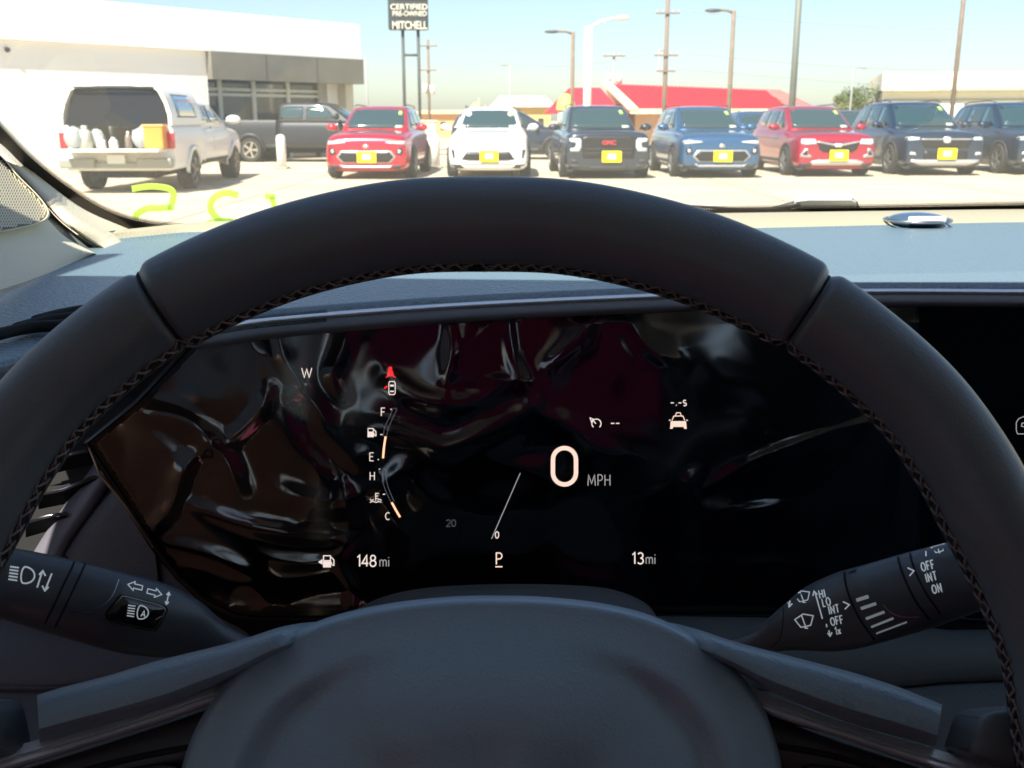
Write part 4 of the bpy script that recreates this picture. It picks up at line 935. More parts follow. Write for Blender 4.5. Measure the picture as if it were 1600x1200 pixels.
redp = paint("red paint", (.50, .006, .028)); blackp = paint("black paint", (.018, .028, .045), .3); bluep = paint("blue paint", (.022, .090, .20), .4)
whitep = paint("white paint", (.80, .80, .80), 0); navyp = paint("navy paint", (.010, .028, .060), .4); redp2 = paint("deep red paint", (.36, .006, .035)); greyp = paint("slate paint", (.025, .032, .048), .3)
G7 = "suvs parked in a row facing the viewer"
def place(cx, gy, dy=0):                      # ground position under the front bumper from where its tyres meet the ground
    p = gpt(cx, gy); return Vector((p.x, p.y + dy, 0))
suv("parked_suv", "bright red suv with yellow plate, leftmost of the row, beside the white suv", redp, place(573, 281), radians(-2), 'encore', scale=(1.07, 1.08, 1))
suv("parked_suv", "white suv with yellow plate directly above the top of the steering wheel", whitep, place(763, 279), 0, 'envista', scale=(1.05, 1.05, 1), H=1.60)
r3, bv3 = suv("parked_suv", "black suv with red lettered badge and C shaped lamps, right of the white suv", blackp, place(950, 280), radians(2.5), 'terrain', scale=(1.10, 1.08, 1), H=1.64)
suv("parked_suv", "bright blue suv with silver lower grille surround, right of the black suv", bluep, place(1126, 279), radians(2), 'encore', scale=(1.07, 1.08, 1))
suv("parked_suv", "deep red suv with silver edged corner vents, between the blue and the navy suv", redp2, place(1306, 277), radians(1.5), 'envision', scale=(1.08, 1.08, 1), H=1.64)
suv("parked_suv", "navy suv with chrome grille bar and silver lower bumper, right of the deep red suv", navyp, place(1474, 275), radians(0), 'enclave', scale=(1.12, 1.08, 1.04), H=1.68)
suv("parked_suv", "dark navy suv cut off by the right edge of the photo", navyp, place(1648, 274), radians(0), 'enclave', scale=(1.12, 1.08, 1.04), H=1.68)
# red letters on the black suv's grille
def blender_text(s, size, extr, name, m, parent, M, align='CENTER', bold=0.0):
    cu = bpy.data.curves.new("t", 'FONT'); cu.body = s; cu.size = size; cu.extrude = extr; cu.align_x = align; cu.align_y = 'CENTER'; cu.offset = bold
    o = bpy.data.objects.new("t", cu); COL.objects.link(o); dg = bpy.context.evaluated_depsgraph_get(); dg.update()
    me = bpy.data.meshes.new_from_object(o.evaluated_get(dg)); bpy.data.objects.remove(o); me.transform(M); me.name = name
    return link(name, me, m, parent)
FM = Matrix.Rotation(pi / 2, 4, 'X')
blender_text("GMC", .13, .012, "badge_lettering", mat("badge red", (.50, .04, .06), .4), r3, Matrix.Translation((0, -.045, .80)) @ FM, bold=.004)
# cars half hidden behind the row
G8 = "cars partly hidden behind the front row"
suv("parked_car", "dark blue car showing in the gap between the white and the black suv", greyp, at(905, 36) + Vector((0, 0, 0)), radians(90), 'encore', plate=False, cat="car", group=G8)
suv("parked_car", "small blue car roof showing between the blue and the deep red suv", bluep, at(1205, 33), radians(0), 'encore', plate=False, cat="car", group=G8, H=1.58)
suv("parked_car", "dark car roof showing between the deep red and the navy suv", greyp, at(1360, 33), radians(0), 'encore', plate=False, cat="car", group=G8, H=1.6)

# --- pickup trucks: front at +y in local space, rear at y = 0
def pickup(name, label, pm, loc, rz, camper=False, L=6.2, cat="pickup truck"):
    root = tag(empty(name, loc, rz), label, cat)
    w = 1.0; fl = .86; top = 1.38; bt = 2.25
    # bed: two hollow sides, floor, front wall, open at the rear
    mb = MB()
    sec = [(-1.0, .50), (-1.02, .70), (-1.02, 1.05), (-1.0, 1.30), (-.96, top), (-.86, top), (-.84, fl), (.84, fl), (.86, top), (.96, top), (1.0, 1.30), (1.02, 1.05), (1.02, .70), (1.0, .50), (.9, .46), (-.9, .46)]
    rows = [[Vector((x * (1 if y > .03 else .985), y, z)) for x, z in sec] for y in (0, .04, 1.2, bt)]
    mb.grid(rows, closeu=True); m = len(sec); mb.f.append(tuple(range(m))); mb.f.append(tuple(range(3 * m, 4 * m))[::-1])
    bed = autosmooth(mb.build("bed", pm, root), 35)
    cab = loft_body([(bt + .03, .98, .46, 1.36), (bt + .06, 1.0, .44, 1.38), (3.6, 1.0, .44, 1.38), (4.75, 1.0, .44, 1.36), (5.0, .995, .46, 1.33), (L - .15, .97, .46, 1.26), (L - .03, .93, .5, 1.2), (L, .88, .55, 1.1)], .04)
    cm = smooth_mesh(cab, "cab_body"); link("cab_body", cm, pm, root, True)
    gs = []
    for y, wb, wt, zt in ((bt + .03, .90, .70, 1.86), (bt + .10, .92, .72, 1.94), (2.9, .92, .73, 1.97), (4.0, .92, .72, 1.95), (4.2, .92, .71, 1.90), (4.85, .90, .86, 1.42), (4.95, .88, .86, 1.36)):
        hw = [(0, 1.28), (wb, 1.28), (wb, 1.34), (wb + (wt - wb) * .5, 1.34 + (zt - 1.34) * .5), (wt + .03, zt - .07), (wt - .05, zt - .01), (0, zt + .015)]
        gs.append([Vector((x, y, z)) for x, z in hw] + [Vector((-x, y, z)) for x, z in hw[-2:0:-1]])
    mb = MB().grid(gs, closeu=True); m = len(gs[0]); mb.f.append(tuple(range(m))); mb.f.append(tuple(range(len(mb.v) - m, len(mb.v)))[::-1])
    gm = smooth_mesh(mb, "cab_roof"); link("cab_roof", gm, pm, root, True)
    bg_ = bvh_of(gm); bv = bvh_of(cm, gm, bed.data)
    bluew = mat("camper side glass", (.10, .22, .32), .08, coat=1)
    for s, ax in ((1, '+x'), (-1, '-x')):
        patch(bg_, [(2.40, 1.42), (3.20, 1.42), (3.20, 1.83), (2.44, 1.83)], ax, .01, .15).build("side_window", glassd, root, True)
        patch(bg_, [(3.32, 1.42), (4.42, 1.41), (4.02, 1.80), (3.34, 1.83)], ax, .01, .15).build("side_window", glassd, root, True)
        patch(bv, [(3.26, .55), (3.275, .55), (3.275, 1.34), (3.26, 1.34)], ax, .004, .2).build("door_gap", archm, root)
        for wy in (1.28, 5.15):
            ring_ = [(wy + .54 * cos(radians(t)), .44 + .52 * sin(radians(t))) for t in range(-8, 189, 12)] + [(wy + .45 * cos(radians(t)), .42 + .44 * sin(radians(t))) for t in range(188, -9, -12)]
            patch(bv, ring_, ax, .045, .1, .05).build("wheel_flare", pm, root, True)
            patch(bv, [(wy + .455 * cos(radians(t)), .46 + .44 * sin(radians(t))) for t in range(0, 360, 15)], ax, .006, .12).build("wheel_well", seamblack, root, True)
            make_wheel(root, s * .90, wy, .41, .27, rimmat=mat("dusty rim", (.28, .25, .2), .6))
        patch(bv, [(1.86, .50), (4.60, .50), (4.60, .60), (1.86, .60)], ax, .02, .2).build("rocker_step", archm, root)
        mirror_part(root, s * 1.02, 4.5, 1.50, pm, 1.3)
        MB().bbox((s * .955, -.012, 1.08), (.13, .05, .34), .015).build("tail_light", tail, root)
    patch(bg_, [(-.78, 1.42), (.78, 1.42), (.66, 1.86), (-.66, 1.86)], '+y', .01, .15).build("windshield", glassd, root, True)
    bmp = MB(); bmp.bbox((-.68, -.16, .62), (.62, .20, .20), .03); bmp.bbox((.68, -.16, .62), (.62, .20, .20), .03); bmp.bbox((0, -.12, .58), (.80, .12, .12), .02)
    bmp.build("rear_bumper", mat("bumper chrome", (.27, .27, .23), .4), root, False)
    MB().bbox((.0, -.185, .70), (.32, .02, .18), .01).build("licence_plate", mat("dull plate", (.62, .62, .58), .5), root)
    MB().bbox((0, 2.0, .38), (1.1, 3.6, .16), .03).build("underbody", seamblack, root)
    MB().tube([(-.7, 1.28, .40), (.7, 1.28, .40)], .07, 8).build("rear_axle", seamblack, root); MB().ball((0, 1.28, .40), .16).build("differential", seamblack, root, True)
    if camper:
        # tailgate let down flat
        MB().bbox((0, -.30, .885), (1.74, .58, .06), .015).build("tailgate", pm, root)
        # shell: outer skin open at the rear
        so_ = [(-.99, top), (-.985, top + .22), (-.93, top + .45), (-.82, top + .72), (-.70, top + .80), (-.3, top + .835), (.3, top + .835), (.70, top + .80), (.82, top + .72), (.93, top + .45), (.985, top + .22), (.99, top)]
        si_ = [(x * .94, top + (z - top) * .95) for x, z in so_]
        mb = MB(); k = len(so_)
        ys_ = (-.02, .05, 1.2, bt + .02)
        mb.grid([[Vector((x, y - (z - top) * -.10 * (1 if y < .1 else 0), z)) for x, z in so_] for y in ys_]); mb.grid([[Vector((x, y - (z - top) * -.10 * (1 if y < .1 else 0), z)) for x, z in si_] for y in ys_])
        n0 = 0; n1 = len(ys_) * k
        for i in range(k - 1): mb.f.append((n0 + i, n0 + i + 1, n1 + i + 1, n1 + i))
        mb.f.append(tuple(range(3 * k, 4 * k)))
        shell = autosmooth(mb.build("camper_shell", pm, root), 40)
        bs = bvh_of(shell.data)
        for ax in ('+x', '-x'):
            patch(bs, [(.42, top + .16), (1.85, top + .16), (1.72, top + .64), (.50, top + .64)], ax, .006, .15).build("shell_window_frame", archm, root, True)
            patch(bs, [(.46, top + .19), (1.80, top + .19), (1.69, top + .61), (.53, top + .61)], ax, .014, .15).build("shell_window", bluew, root, True)
        MB().prism([Vector((x, .02 + (z - top) * .1 + .03, z)) for x, z in ((-.90, top - .02), (-.80, top + .50), (-.70, top + .74), (.70, top + .74), (.80, top + .50), (.90, top - .02))], (0, .012, 0)).build("rear_glass", mat("tinted rear glass", (.02, .02, .022), .2, spec=.15), root)
        MB().bbox((0, .03, top + .765), (1.42, .03, .03), .006).build("hatch_frame", archm, root)
    return root
tl = gpt(196, 304); tr_ = tag
truck = pickup("pickup_truck", "white pickup truck with camper shell and lowered tailgate, parked at the left", mat("truck white", (.78, .75, .68), .4, coat=.35), (-7.12, 19.0, 0), radians(3.0), camper=True)
truck.scale = (1, 1, .87)
TM = Matrix.Translation(truck.location) @ Matrix.Rotation(radians(3), 4, 'Z')
def bottle(name, label, x, y, z, r, h, m, capm, cat, grp=None):
    root = tag(empty(name, TM @ Vector((x, y, z))), label, cat, grp)
    P = [(0, 0), (r, 0), (r, h * .62), (r * .85, h * .76), (r * .4, h * .86), (r * .38, h * .9), (0, h * .9)]
    MB().grid([[Vector((q * cos(2 * pi * j / 14), q * sin(2 * pi * j / 14), v)) for j in range(14)] for q, v in P], closeu=True).build("bottle_body", m, root, True)
    MB().grid([[Vector((q * cos(2 * pi * j / 12), q * sin(2 * pi * j / 12), v)) for j in range(12)] for q, v in ((0, h * .88), (r * .46, h * .88), (r * .44, h), (0, h))], closeu=True).build("bottle_cap", capm, root)
jug = mat("milky jug", (.45, .44, .38), .4); jugw = mat("white jug", (.62, .60, .54), .4); jcap = mat("pale cap", (.75, .75, .7), .5); bag = mat("pale bag", (.33, .35, .34), .7, bump=('n', 12, .6, .05)); orx = mat("orange box", (.72, .28, .04), .6)
GB = "containers on the truck's tailgate"
bottle("jug", "left one of two small white jugs near the middle of the white truck's tailgate", -.20, -.28, .798, .08, .20, jugw, jcap, "jug", GB)
bottle("jug", "right one of two small white jugs near the middle of the white truck's tailgate", .02, -.30, .798, .08, .20, jugw, jcap, "jug", GB)
bottle("bottle", "brown bottle on the tailgate right of the two small white jugs", .26, -.22, .798, .06, .30, mat("brown bottle", (.22, .17, .13), .3), jcap, "bottle", GB)
bottle("jug", "tall pale jug standing behind the others at the left of the tailgate", -.52, -.14, .798, .12, .40, jug, jugw, "jug", GB)
for x, y, s, lab in ((-.70, -.2, .17, "lumpy pale bag at the left end of the truck's tailgate"), (.48, -.18, .17, "lumpy pale bag on the tailgate beside the orange box"), (-.36, .0, .15, "lumpy greyish bag behind the white jugs on the tailgate")):
    mb = MB(); rr_ = random.Random(int(x * 100)); rows = []
    for i in range(11):
        rows.append([Vector((s * sin(pi * i / 10) * cos(2 * pi * j / 16), s * .8 * sin(pi * i / 10) * sin(2 * pi * j / 16), s * 1.1 * (1 - cos(pi * i / 10)) / 1)) * (1 + .16 * noise.noise(Vector((i * .6, j * .7, x * 9)))) for j in range(16)])
    o = mb.grid(rows, closeu=True).build("bag", bag, None, True); o.location = TM @ Vector((x, y, .798)); tag(o, lab, "bag", GB)
ob = tag(empty("orange_box", TM @ Vector((.72, -.14, .798)), radians(3)), "orange box at the right end of the white truck's tailgate", "box")
MB().bbox((0, 0, .19), (.34, .32, .38), .02).build("box_body", orx, ob); MB().bbox((0, 0, .40), (.37, .35, .04), .012).build("box_lid", mat("box lid", (.80, .42, .10), .6), ob)
pickup("pickup_truck", "dark slate pickup truck seen from the side behind the white bollard", mat("dull slate paint", (.010, .013, .020), .5, coat=.15), at(350, 34.0), radians(-95), L=5.9).scale = (.9, .88, .93)

# --- bollards
bm_ = mat("bollard white", (.82, .81, .76), .5)
for px, py, lab in ((441, 264, "white rounded bollard in front of the dark pickup truck"), (681, 263, "white rounded bollard between the bright red and the white suv")):
    r = tag(empty("bollard", gpt(px, py)), lab, "bollard", "white bollards")
    MB().tube([(0, 0, 0), (0, 0, .80), (0, 0, .86), (0, 0, .90), (0, 0, .915)], [.125, .125, .112, .075, .02], 16).build("post", bm_, r, True)
    MB().bbox((0, 0, .03), (.36, .36, .06), .02).build("base", mat("bollard foot", (.35, .31, .25), .9), r)

# --- white showroom on the left
sh = tag(empty("showroom"), "long low white showroom building with a grey panelled canopy, upper left", "building")
A0 = Vector((-5.35, 38.0, 0)); D = Vector((.644, .765, 0)).normalized(); Nn = Vector((D.y, -D.x, 0))          # Nn faces us
def B(s, n, z): return A0 + D * s + Nn * n + Vector((0, 0, z))
def slab(s0, s1, n0, n1, z0, z1, mb=None): return (mb or MB()).add([B(s, n, z) for z in (z0, z1) for n in (n0, n1) for s in (s0, s1)], [(0, 2, 3, 1), (4, 5, 7, 6), (0, 1, 5, 4), (2, 6, 7, 3), (0, 4, 6, 2), (1, 3, 7, 5)])
wpl = mat("white panel", (.83, .82, .79), .7); wwall = mat("white wall", (.82, .80, .74), .85, bump=('n', 30, .2, .01)); gpan = mat("grey panel", (.155, .145, .115), .75, var=(1.2, (.19, .18, .145)))
Lf = -26
slab(Lf, 0, -12, 0, 3.36, 4.55).build("fascia", wpl, sh)
slab(Lf, -6.26, -12, -.16, 0, 3.355).build("wall", wwall, sh)
slab(-6.26, 0, -.30, .12, 2.52, 3.355).build("canopy_panel", gpan, sh)
slab(-6.25, -.02, -12, -.31, 3.25, 3.352).build("soffit", mat("soffit", (.6, .52, .36), .8), sh)
MB_ = MB(); slab(-6.25, -.93, -1.35, -1.25, .0, 3.2, MB_); MB_.build("window_glass", mat("showroom glass", (.03, .035, .035), .05, coat=1, spec=.8), sh)
alum = mat("window frame", (.62, .62, .56), .4, metal=.3)
for s in (-5.14, -3.81, -2.37, -.95): slab(s - .07, s + .07, -1.25, -1.15, 0, 3.2).build("window_frame", alum, sh)
for z in (.3, 2.05, 2.22): slab(-6.2, -.95, -1.245, -1.17, z, z + .09).build("window_frame", alum, sh)
slab(-.88, -.40, -1.3, -.85, 0, 3.24).build("column", wwall, sh); slab(-.38, -.02, -.9, -.45, 0, 3.24).build("column", mat("cream column", (.6, .55, .42), .8), sh)
slab(-6.2, -.2, -11.9, -8.5, 0, 3.24).build("back_wall", wwall, sh)
MB().ball(B(-12.4, -.10, 3.1), .07).build("wall_lamp", archm, sh, True)
for s in (-4.2, -2.1): slab(s, s + .015, .121, .128, 2.53, 3.35).build("panel_joint", archm, sh)
settle(sh, B(-10, 0, 0))

# --- sign on two posts
sg = tag(empty("pole_sign"), "tall dark sign on two posts with white lettering, right of the white showroom", "sign")
Ys = 44; dk = mat("sign dark", (.035, .040, .038), .5); wl = mat("sign letters", (.80, .76, .62), .5)
def SG(px, py, Y=Ys): d = ray(px, py); return CAM + d * (Y / d.y)
p0, p1 = SG(608, 47), SG(669, 49.5); zt_ = p0.z + 4.2
cx_ = (p0.x + p1.x) / 2; wv = (p1.x - p0.x)
MB().bbox((cx_, Ys, (p0.z + zt_) / 2), (wv, .5, zt_ - p0.z), .04, 0).build("sign_box", dk, sg)
k = Ys / F
def stext(s, px, py, wpx, hpx):
    o = blender_text(s, 1.0, .02, "sign_lettering", wl, sg, Matrix.Identity(4), bold=.004); vs = o.data.vertices
    w0 = max(v.co.x for v in vs) - min(v.co.x for v in vs); h0 = max(v.co.y for v in vs) - min(v.co.y for v in vs); p = SG(px, py, Ys - .28)
    o.data.transform(Matrix.Translation(p) @ FM @ Matrix.Diagonal((wpx * k / w0, hpx * k / h0, 1, 1)))
stext("CERTIFIED", 639, 11, 54, 7.5); stext("PRE-OWNED", 640, 21.5, 50, 7); stext("MITCHELL", 640, 40, 51, 11)
q = SG(641, -4, Ys - .29); MB().bbox((q.x, q.y, q.z + .22), (1.35, .06, .50), .02).build("red_panel", mat("sign red", (.72, .10, .08), .5), sg)
for px in (629.5, 653.5):
    p = SG(px, 60); MB().tube([(p.x, Ys, 0), (p.x, Ys, p0.z + .05)], .065, 10).build("post", mat("post dark", (.06, .065, .06), .6), sg, True)
a = SG(629.5, 86); b = SG(653.5, 86); MB().tube([(a.x, Ys, a.z), (b.x, Ys, b.z)], .05, 8).build("brace", mat("post dark"), sg, True)
settle(sg, (cx_, Ys, 0))

# --- poles
def pole(name, label, px, top, Y, r0, r1, m, arm=None, cat="street lamp", grp="lamp posts", lamp=None, extra=None):
    p = at(px, Y); zt = zat(top, Y); root = tag(empty(name, p), label, cat, grp)
    MB().tube([(0, 0, 0), (0, 0, zt)], [r0, r1], 10).build("pole", m, root, True)
    MB().tube([(0, 0, 0), (0, 0, .25)], r0 * 1.8, 10).build("pole_base", mat("bollard foot"), root)
    if arm:
        dx, dz, rr = arm; e = Vector((dx, 0, zt + dz)); MB().tube([(0, 0, zt - .08), (dx * .4, 0, zt + dz * .55), (dx, 0, zt + dz)], rr, 8).build("arm", m, root, True)
        if lamp: MB().ball(e + Vector((lamp[0] * .5 * (1 if dx > 0 else -1), 0, -.02)), (lamp[0], lamp[1], lamp[2]), 8, 12).build("lamp_head", lamp[3], root, True)
    if extra: extra(root, zt)
    return root, p, zt
rust = mat("rusty pole", (.17, .12, .085), .7, var=(3, (.22, .17, .12))); gp = mat("grey green pole", (.15, .16, .13), .6); wpole = mat("cream pole", (.74, .70, .58), .5); wood = mat("pole wood", (.20, .15, .12), .9, bump=('n', 20, .3, .02)); pale = mat("pale pole", (.30, .31, .30), .7)
dkl = mat("lamp dark", (.08, .08, .08), .5)
pole("lamp_post", "rusty brown lamp post with a short left arm, beside the thick cream lamp post", 893.5, 50, 46, .09, .08, rust, (-.75, .03, .05), lamp=(.32, .18, .07, dkl))
pole("lamp_post", "thick cream lamp post with an upswept right arm, left of centre above the black suv", 917, 41, 36, .15, .13, wpole, (1.0, .28, .05), lamp=(.24, .14, .09, wpole))
pole("lamp_post", "brown lamp post with a short left arm behind the blue suv", 1138, 17, 40, .095, .08, rust, (-.6, .03, .05), lamp=(.32, .18, .07, dkl))
pole("lamp_post", "thick grey green post rising out of the photo behind the deep red suv", 1236, -90, 30, .095, .085, gp, (.6, .05, .05), lamp=(.3, .18, .07, dkl))
pole("lamp_post", "rusty brown post rising out of the photo in front of the right showroom", 1486, -120, 34, .075, .065, rust, (.6, .05, .05), lamp=(.3, .18, .07, dkl))
pole("lamp_post", "thin pale lamp post with a right arm above the green tree", 1327, 107, 60, .05, .04, pale, (.5, .06, .03), lamp=(.2, .12, .06, pale))
pole("lamp_post", "thin faint pole just right of the left showroom", 575, 88, 60, .06, .05, pale)
pole("lamp_post", "thin faint pole above the white suv", 797, 101, 75, .07, .06, pale, (-.3, .0, .05), lamp=(.3, .2, .06, pale))
pole("lamp_post", "thin pole just left of the tall utility pole", 1026, 78, 60, .05, .05, pale, (.2, .0, .04), lamp=(.2, .12, .06, pale))
def cross(ws_, tr=None):
    def f(root, zt):
        for w_, dz in ws_: MB().bbox((0, -.14, zt - dz), (w_, .07, .08), .01).build("crossarm", wood, root)
        if tr:
            for x, dz in tr: MB().tube([(x, -.1, zt - dz), (x, -.1, zt - dz + .62)], .16, 12).build("transformer", mat("transformer", (.66, .66, .6), .5), root, True)
        for w_, dz in ws_:
            for q in (-.45, -.2, .2, .45): MB().tube([(w_ * q, -.14, zt - dz + .06), (w_ * q, -.14, zt - dz + .16)], .03, 6).build("insulator", mat("insulator", (.5, .45, .4), .4), root)
    return f
GU = "utility poles"
u1 = pole("utility_pole", "tall brown wooden utility pole with three crossarms in front of the red roof", 1037, -6, 50, .12, .10, wood, cat="utility pole", grp=GU, extra=cross([(1.1, .75), (1.1, 2.6), (.9, 3.3)]))
u2 = pole("utility_pole", "faint utility pole right behind the posts of the tall sign", 671, 62, 70, .10, .08, wood, cat="utility pole", grp=GU, extra=cross([(1.2, .4), (1.1, 1.9)], [(-.24, 3.4), (.24, 3.45)]))
u3 = pole("utility_pole", "short pale utility pole with two transformers at the gable of the red roof", 957, 82, 62, .08, .07, pale, cat="utility pole", grp=GU, extra=cross([(1.3, .2)], [(-.33, 1.75), (.33, 1.75)]))
# overhead wires
wm = mat("wire", (.30, .32, .30), .7)
def wire(a, b, sag, lab):
    a, b = Vector(a), Vector(b); pts = []
    for i in range(25):
        t = i / 24; p = a.lerp(b, t); p.z -= sag * 4 * t * (1 - t); pts.append(p)
    o = MB().tube(pts, .016, 5).build("power_line", wm, None, True); tag(o, lab, "power line", "overhead power lines"); settle_mesh(o, a)
P1 = u1[1]; Z1 = u1[2]; P2 = u2[1]; Z2 = u2[2]
wire(P1 + Vector((.5, -.14, Z1 - .6)), (45, 62, Z1 + 1.2), 1.2, "power line running right from the top crossarm of the tall utility pole")
wire(P1 + Vector((.5, -.14, Z1 - 2.45)), (45, 62, Z1 - 1.6), 1.0, "power line running right from the middle crossarm of the tall utility pole")
wire(P1 + Vector((.4, -.14, Z1 - 3.15)), (45, 62, Z1 - 3.0), .8, "power line running right from the lowest crossarm of the tall utility pole")
wire(P1 + Vector((-.5, -.14, Z1 - 2.45)), P2 + Vector((.5, -.14, Z2 - .2)), 1.0, "power line running left from the tall utility pole to the pole by the sign")

# --- red roofed building
rb = tag(empty("red_roof_building"), "low tan building with bright red metal roofs behind the parked row", "building")
rr1 = mat("red roof", (.60, .025, .045), .5, metal=.1); tanw = mat("tan wall", (.50, .34, .20), .85, var=(2, (.56, .40, .26))); creamg = mat("cream gable", (.70, .60, .38), .8)
Yr = 55
def RP(px, py, Y): d = ray(px, py); return CAM + d * (Y / d.y)
# right wing: ridge runs right, front slope faces us
zr_, ze = zat(131, 60), zat(170, 55)
x0, x1 = RP(948, 131, 60).x, RP(1222, 131, 60).x; xe0, xe1 = RP(985, 170, 55).x, RP(1236, 170, 55).x
MB().add([(xe0, 55, ze), (xe1, 55, ze), (xe1 - .2, 60, zr_ - .35), (x0, 60, zr_), (xe0, 65, ze), (xe1, 65, ze)], [(0, 1, 2, 3), (3, 2, 5, 4), (1, 5, 2)]).build("roof", rr1, rb)
MB().add([(xe0, 55, ze - .25), (xe1, 55, ze - .25), (xe1, 55, ze), (xe0, 55, ze), (xe0, 65, ze), (xe0, 65, ze - .25), (xe1, 65, ze - .25), (xe1, 65, ze)], [(0, 1, 2, 3), (0, 3, 4, 5), (1, 6, 7, 2)]).build("roof_edge", creamg, rb)
MB().prism([(xe0 + .1, 65, ze), (xe0 + .1, 55.05, ze), (x0 + .05, 60, zr_ - .05)], (-.15, 0, 0)).build("gable", creamg, rb)
MB().prism([Vector((xe0 - .15, 54.95, ze - .05)), Vector((xe0 + .40, 54.95, ze - .05)), Vector((x0 + .20, 60, zr_ + .03)), Vector((x0 - .35, 60, zr_ + .03))], (0, 0, .1)).build("barge_board", creamg, rb)
MB().box(((xe0 + xe1) / 2, 60.6, (ze - .2) / 2), (xe1 - xe0 - .8, 9, ze - .2)).build("wall", tanw, rb)
ribs = MB()
for i in range(44):
    x = x0 + .4 + (x1 - x0 - .6) * i / 43
    ribs.tube([(xe0 + (x - x0), 55.02, ze + .03), (x, 59.98, zr_ + .03 - .35 * (x - x0) / (x1 - x0))], .022, 4)
ribs.build('roof_seam', rr1, rb)
# left hip
xa, xb, xc, xd = RP(853, 176, 55).x, RP(890, 138, 58).x, RP(938, 137, 58).x, RP(975, 160, 55).x
zl0, zl1 = zat(177, 55), zat(137, 58); ze2 = zat(158, 55)
MB().add([(xa, 55, zl0), (xd, 55, zl0), (xc, 58, zl1), (xb, 58, zl1), (xa, 61, zl0), (xd, 61, zl0)], [(0, 1, 2, 3), (0, 3, 4), (3, 2, 5, 4), (1, 5, 2)]).build("roof", rr1, rb)
MB().box(((xa + xd) / 2 + .3, 58.2, zl0 / 2 - .05), (xd - xa - 1.2, 5, zl0 - .1)).build("wall", mat("ochre wall", (.62, .42, .16), .85), rb)
settle(rb, (xe0, 58, 0))
# round yellow dome seen in front of the left hip
dm_ = tag(empty("dome_canopy", at(884, 50)), "small rounded yellow and white canopy in front of the left red roof", "canopy"); zz = zat(146, 50)
MB().grid([[Vector((.46 * sin(pi / 2 * i / 8) * cos(2 * pi * j / 18), .46 * sin(pi / 2 * i / 8) * sin(2 * pi * j / 18), zz - .75 + .75 * cos(pi / 2 * i / 8))) for j in range(18)] for i in range(9)], closeu=True).build("canopy_top", mat("canopy yellow", (.85, .55, .12), .6), dm_, True)
MB().tube([(0, 0, 0), (0, 0, zz - .7)], .36, 16).build("canopy_body", mat("canopy white", (.8, .75, .62), .7), dm_, True)

# --- cream and ochre buildings far left of centre
def house(name, label, px0, px1, py_t, py_e, Y, dep, wm_, rm_, cat="building"):
    x0, x1 = RP(px0, 187, Y).x, RP(px1, 187, Y).x; ze = zat(py_e, Y); zr = zat(py_t, Y + dep / 2)
    r = tag(empty(name, ((x0 + x1) / 2, Y, 0)), label, cat); w = (x1 - x0) / 2
    MB().box((0, dep / 2, ze / 2), (2 * w - .3, dep - .3, ze)).build("wall", wm_, r)
    MB().add([(-w - .2, -.2, ze), (w + .2, -.2, ze), (w * .8, dep / 2, zr), (-w * .8, dep / 2, zr), (-w - .2, dep + .2, ze), (w + .2, dep + .2, ze)], [(0, 1, 2, 3), (3, 2, 5, 4), (0, 3, 4), (1, 5, 2), (0, 4, 5, 1)]).build("roof", rm_, r)
    for q in (-.55, .1, .6): MB().box((q * w, .14, ze * .5), (w * .18, .06, ze * .34)).build("window", glassd, r)
    return r
ocw = mat("ochre wall"); crr = mat("cream roof", (.68, .66, .52), .7)
house("house", "ochre house with a flat pale roof right of the white suv", 770, 864, 150, 167, 66, 8, ocw, crr)
house("house", "low orange brick building between the bright red and the white suv", 640, 735, 172, 178, 78, 10, mat("orange brick", (.60, .34, .16), .9), mat("tan roof", (.62, .45, .26), .8))
ru = tag(empty("rubble_pile", at(748, 62)), "brownish pile behind the white suv's roof", "pile"); mb = MB(); rr_ = random.Random(4)
for i in range(16):
    c = Vector((rr_.uniform(-1.4, 1.4), rr_.uniform(-.6, .6), 0)); hh = zat(152, 62) * (1 - abs(c.x) / 2.6) 
    rows = [[c + Vector((.5 * sin(pi / 2 * (1 - k / 5)) * cos(2 * pi * j / 9) * (1 + .3 * rr_.random()), .5 * sin(pi / 2 * (1 - k / 5)) * sin(2 * pi * j / 9), hh * k / 5)) for j in range(9)] for k in range(6)]
    mb.grid(rows, closeu=True)
mb.build("pile_rocks", mat("brown rock", (.34, .26, .17), .9, var=(3, (.6, .5, .3))), ru)
# electrical cabinet and sign between
cb_ = tag(empty("utility_cabinet", at(668, 40)), "cream utility cabinet behind the bollard right of the bright red suv", "cabinet")
MB().bbox((0, 0, .62), (.7, .5, 1.2), .03).build("cabinet_body", mat("cream box", (.74, .66, .42), .6), cb_); MB().bbox((0, 0, 1.25), (.78, .58, .06), .015).build("cabinet_lid", crr, cb_)

# --- right showroom
rs_ = tag(empty("far_showroom"), "cream showroom with a ribbed fascia and red lettering at the right edge", "building")
Y0 = 62
def RB(px, py, Y): return RP(px, py, Y)
a0 = RP(1377, 150, 62); dirr = Vector((1, -.28, 0)).normalized(); nr = Vector((dirr.y, -dirr.x, 0))
def C_(s, n, z): return Vector((a0.x, a0.y, 0)) + dirr * s + nr * n + Vector((0, 0, z))
def slab2(s0, s1, n0, n1, z0, z1, mb=None): return (mb or MB()).add([C_(s, n, z) for z in (z0, z1) for n in (n0, n1) for s in (s0, s1)], [(0, 2, 3, 1), (4, 5, 7, 6), (0, 1, 5, 4), (2, 6, 7, 3), (0, 4, 6, 2), (1, 3, 7, 5)])
zt2 = zat(113, 62); zb2 = zat(140, 62)
crw = mat("cream wall", (.70, .67, .52), .8); wh2 = mat("white door", (.83, .82, .78), .7)
slab2(0, 30, -14, 0, zb2, zt2).build("fascia", crw, rs_)
rib = MB()
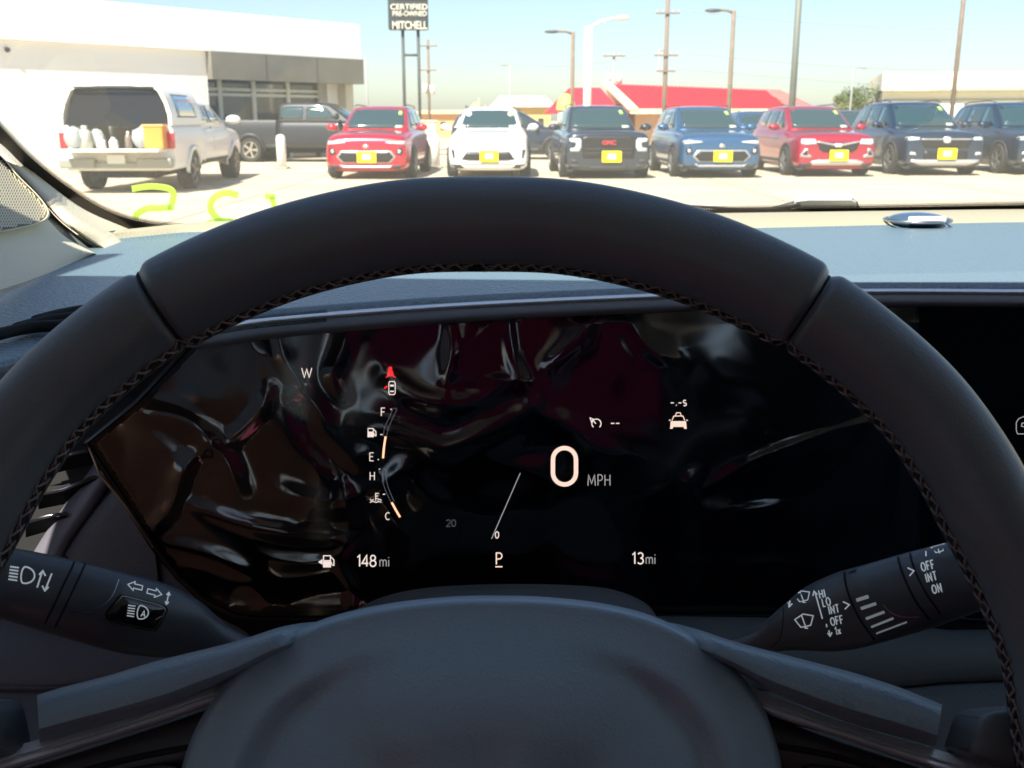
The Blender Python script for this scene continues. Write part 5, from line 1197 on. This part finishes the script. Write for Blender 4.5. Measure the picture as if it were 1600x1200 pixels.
for i in range(120): slab2(.2 + i * .25, .26 + i * .25, .001, .03, zb2 + .02, zt2 - .1, rib)
rib.build("fascia_rib", crw, rs_)
slab2(-.02, 30, -.02, .05, zb2 - .12, zb2 - .002).build("fascia_edge", mat("edge dark", (.30, .28, .20), .7), rs_)
slab2(.1, 30, -14, -.6, 0, zb2 - .125).build("wall", crw, rs_)
slab2(.2, 30, -.598, -.5, zb2 - .62, zb2 - .55).build("wall_ledge", mat("edge dark"), rs_)
slab2(.5, 4.6, -.597, -.52, 0, zb2 - .75).build("garage_door", wh2, rs_); slab2(10.2, 30, -.597, -.52, 0, zb2 - .75).build("garage_door", wh2, rs_)
slab2(10.0, 10.18, -.597, -.42, 0, zb2 - .64).build("downpipe", mat("edge dark"), rs_)
bv_ = C_(8.9, .06, (zb2 + zt2) / 2 + .05)
blender_text("Mitchell", .62, .02, "wall_lettering", mat("letter red", (.50, .02, .02), .5), rs_, Matrix.Translation(bv_) @ Matrix.Rotation(atan2(dirr.y, dirr.x), 4, 'Z') @ FM, align='LEFT', bold=.008)
settle(rs_, C_(10, 0, 0))

# --- trees
def leafmat():
    m = mat("foliage", (.055, .085, .018), .7, var=(.9, (.12, .13, .03))); return m
def tree(label, px, py_top, Y, wid, seed):
    p = at(px, Y); zt = zat(py_top, Y); rt = tag(empty("tree", p), label, "tree", "trees by the right showroom"); rd = random.Random(seed)
    tr = MB(); tr.tube([(0, 0, 0), (.05, 0, zt * .3), (-.03, 0, zt * .55)], [.16, .12, .07], 8)
    for k in range(6):
        a = rd.uniform(0, 6.28); tr.tube([(0, 0, zt * .35), (wid * .25 * cos(a), wid * .25 * sin(a), zt * .6), (wid * .4 * cos(a), wid * .4 * sin(a), zt * .78)], [.07, .05, .02], 6)
    tr.build("trunk", wood, rt, True)
    lf = MB(); cl_ = [(Vector((rd.uniform(-.5, .5) * wid, rd.uniform(-.4, .4) * wid, zt * rd.uniform(.5, .9))), rd.uniform(.16, .3) * wid) for _ in range(13)]
    for c, r in cl_:
        for _ in range(230):
            v = Vector((rd.gauss(0, 1), rd.gauss(0, 1), rd.gauss(0, 1))).normalized() * r * rd.uniform(.35, 1.08); v.z *= .75
            q = c + v; s = rd.uniform(.05, .11); a = Vector((rd.gauss(0, 1), rd.gauss(0, 1), rd.gauss(0, 1))).normalized(); b = a.orthogonal().normalized()
            lf.add([q - a * s, q + b * s * .6, q + a * s, q - b * s * .6], [(0, 1, 2, 3)])
    lf.build("crown", leafmat(), rt)
tree("bushy green tree left of the right showroom, the taller one", 1350, 134, 66, 3.0, 1)
tree("low bushy green tree beside the taller one, above the deep red suv", 1326, 147, 64, 2.2, 2)
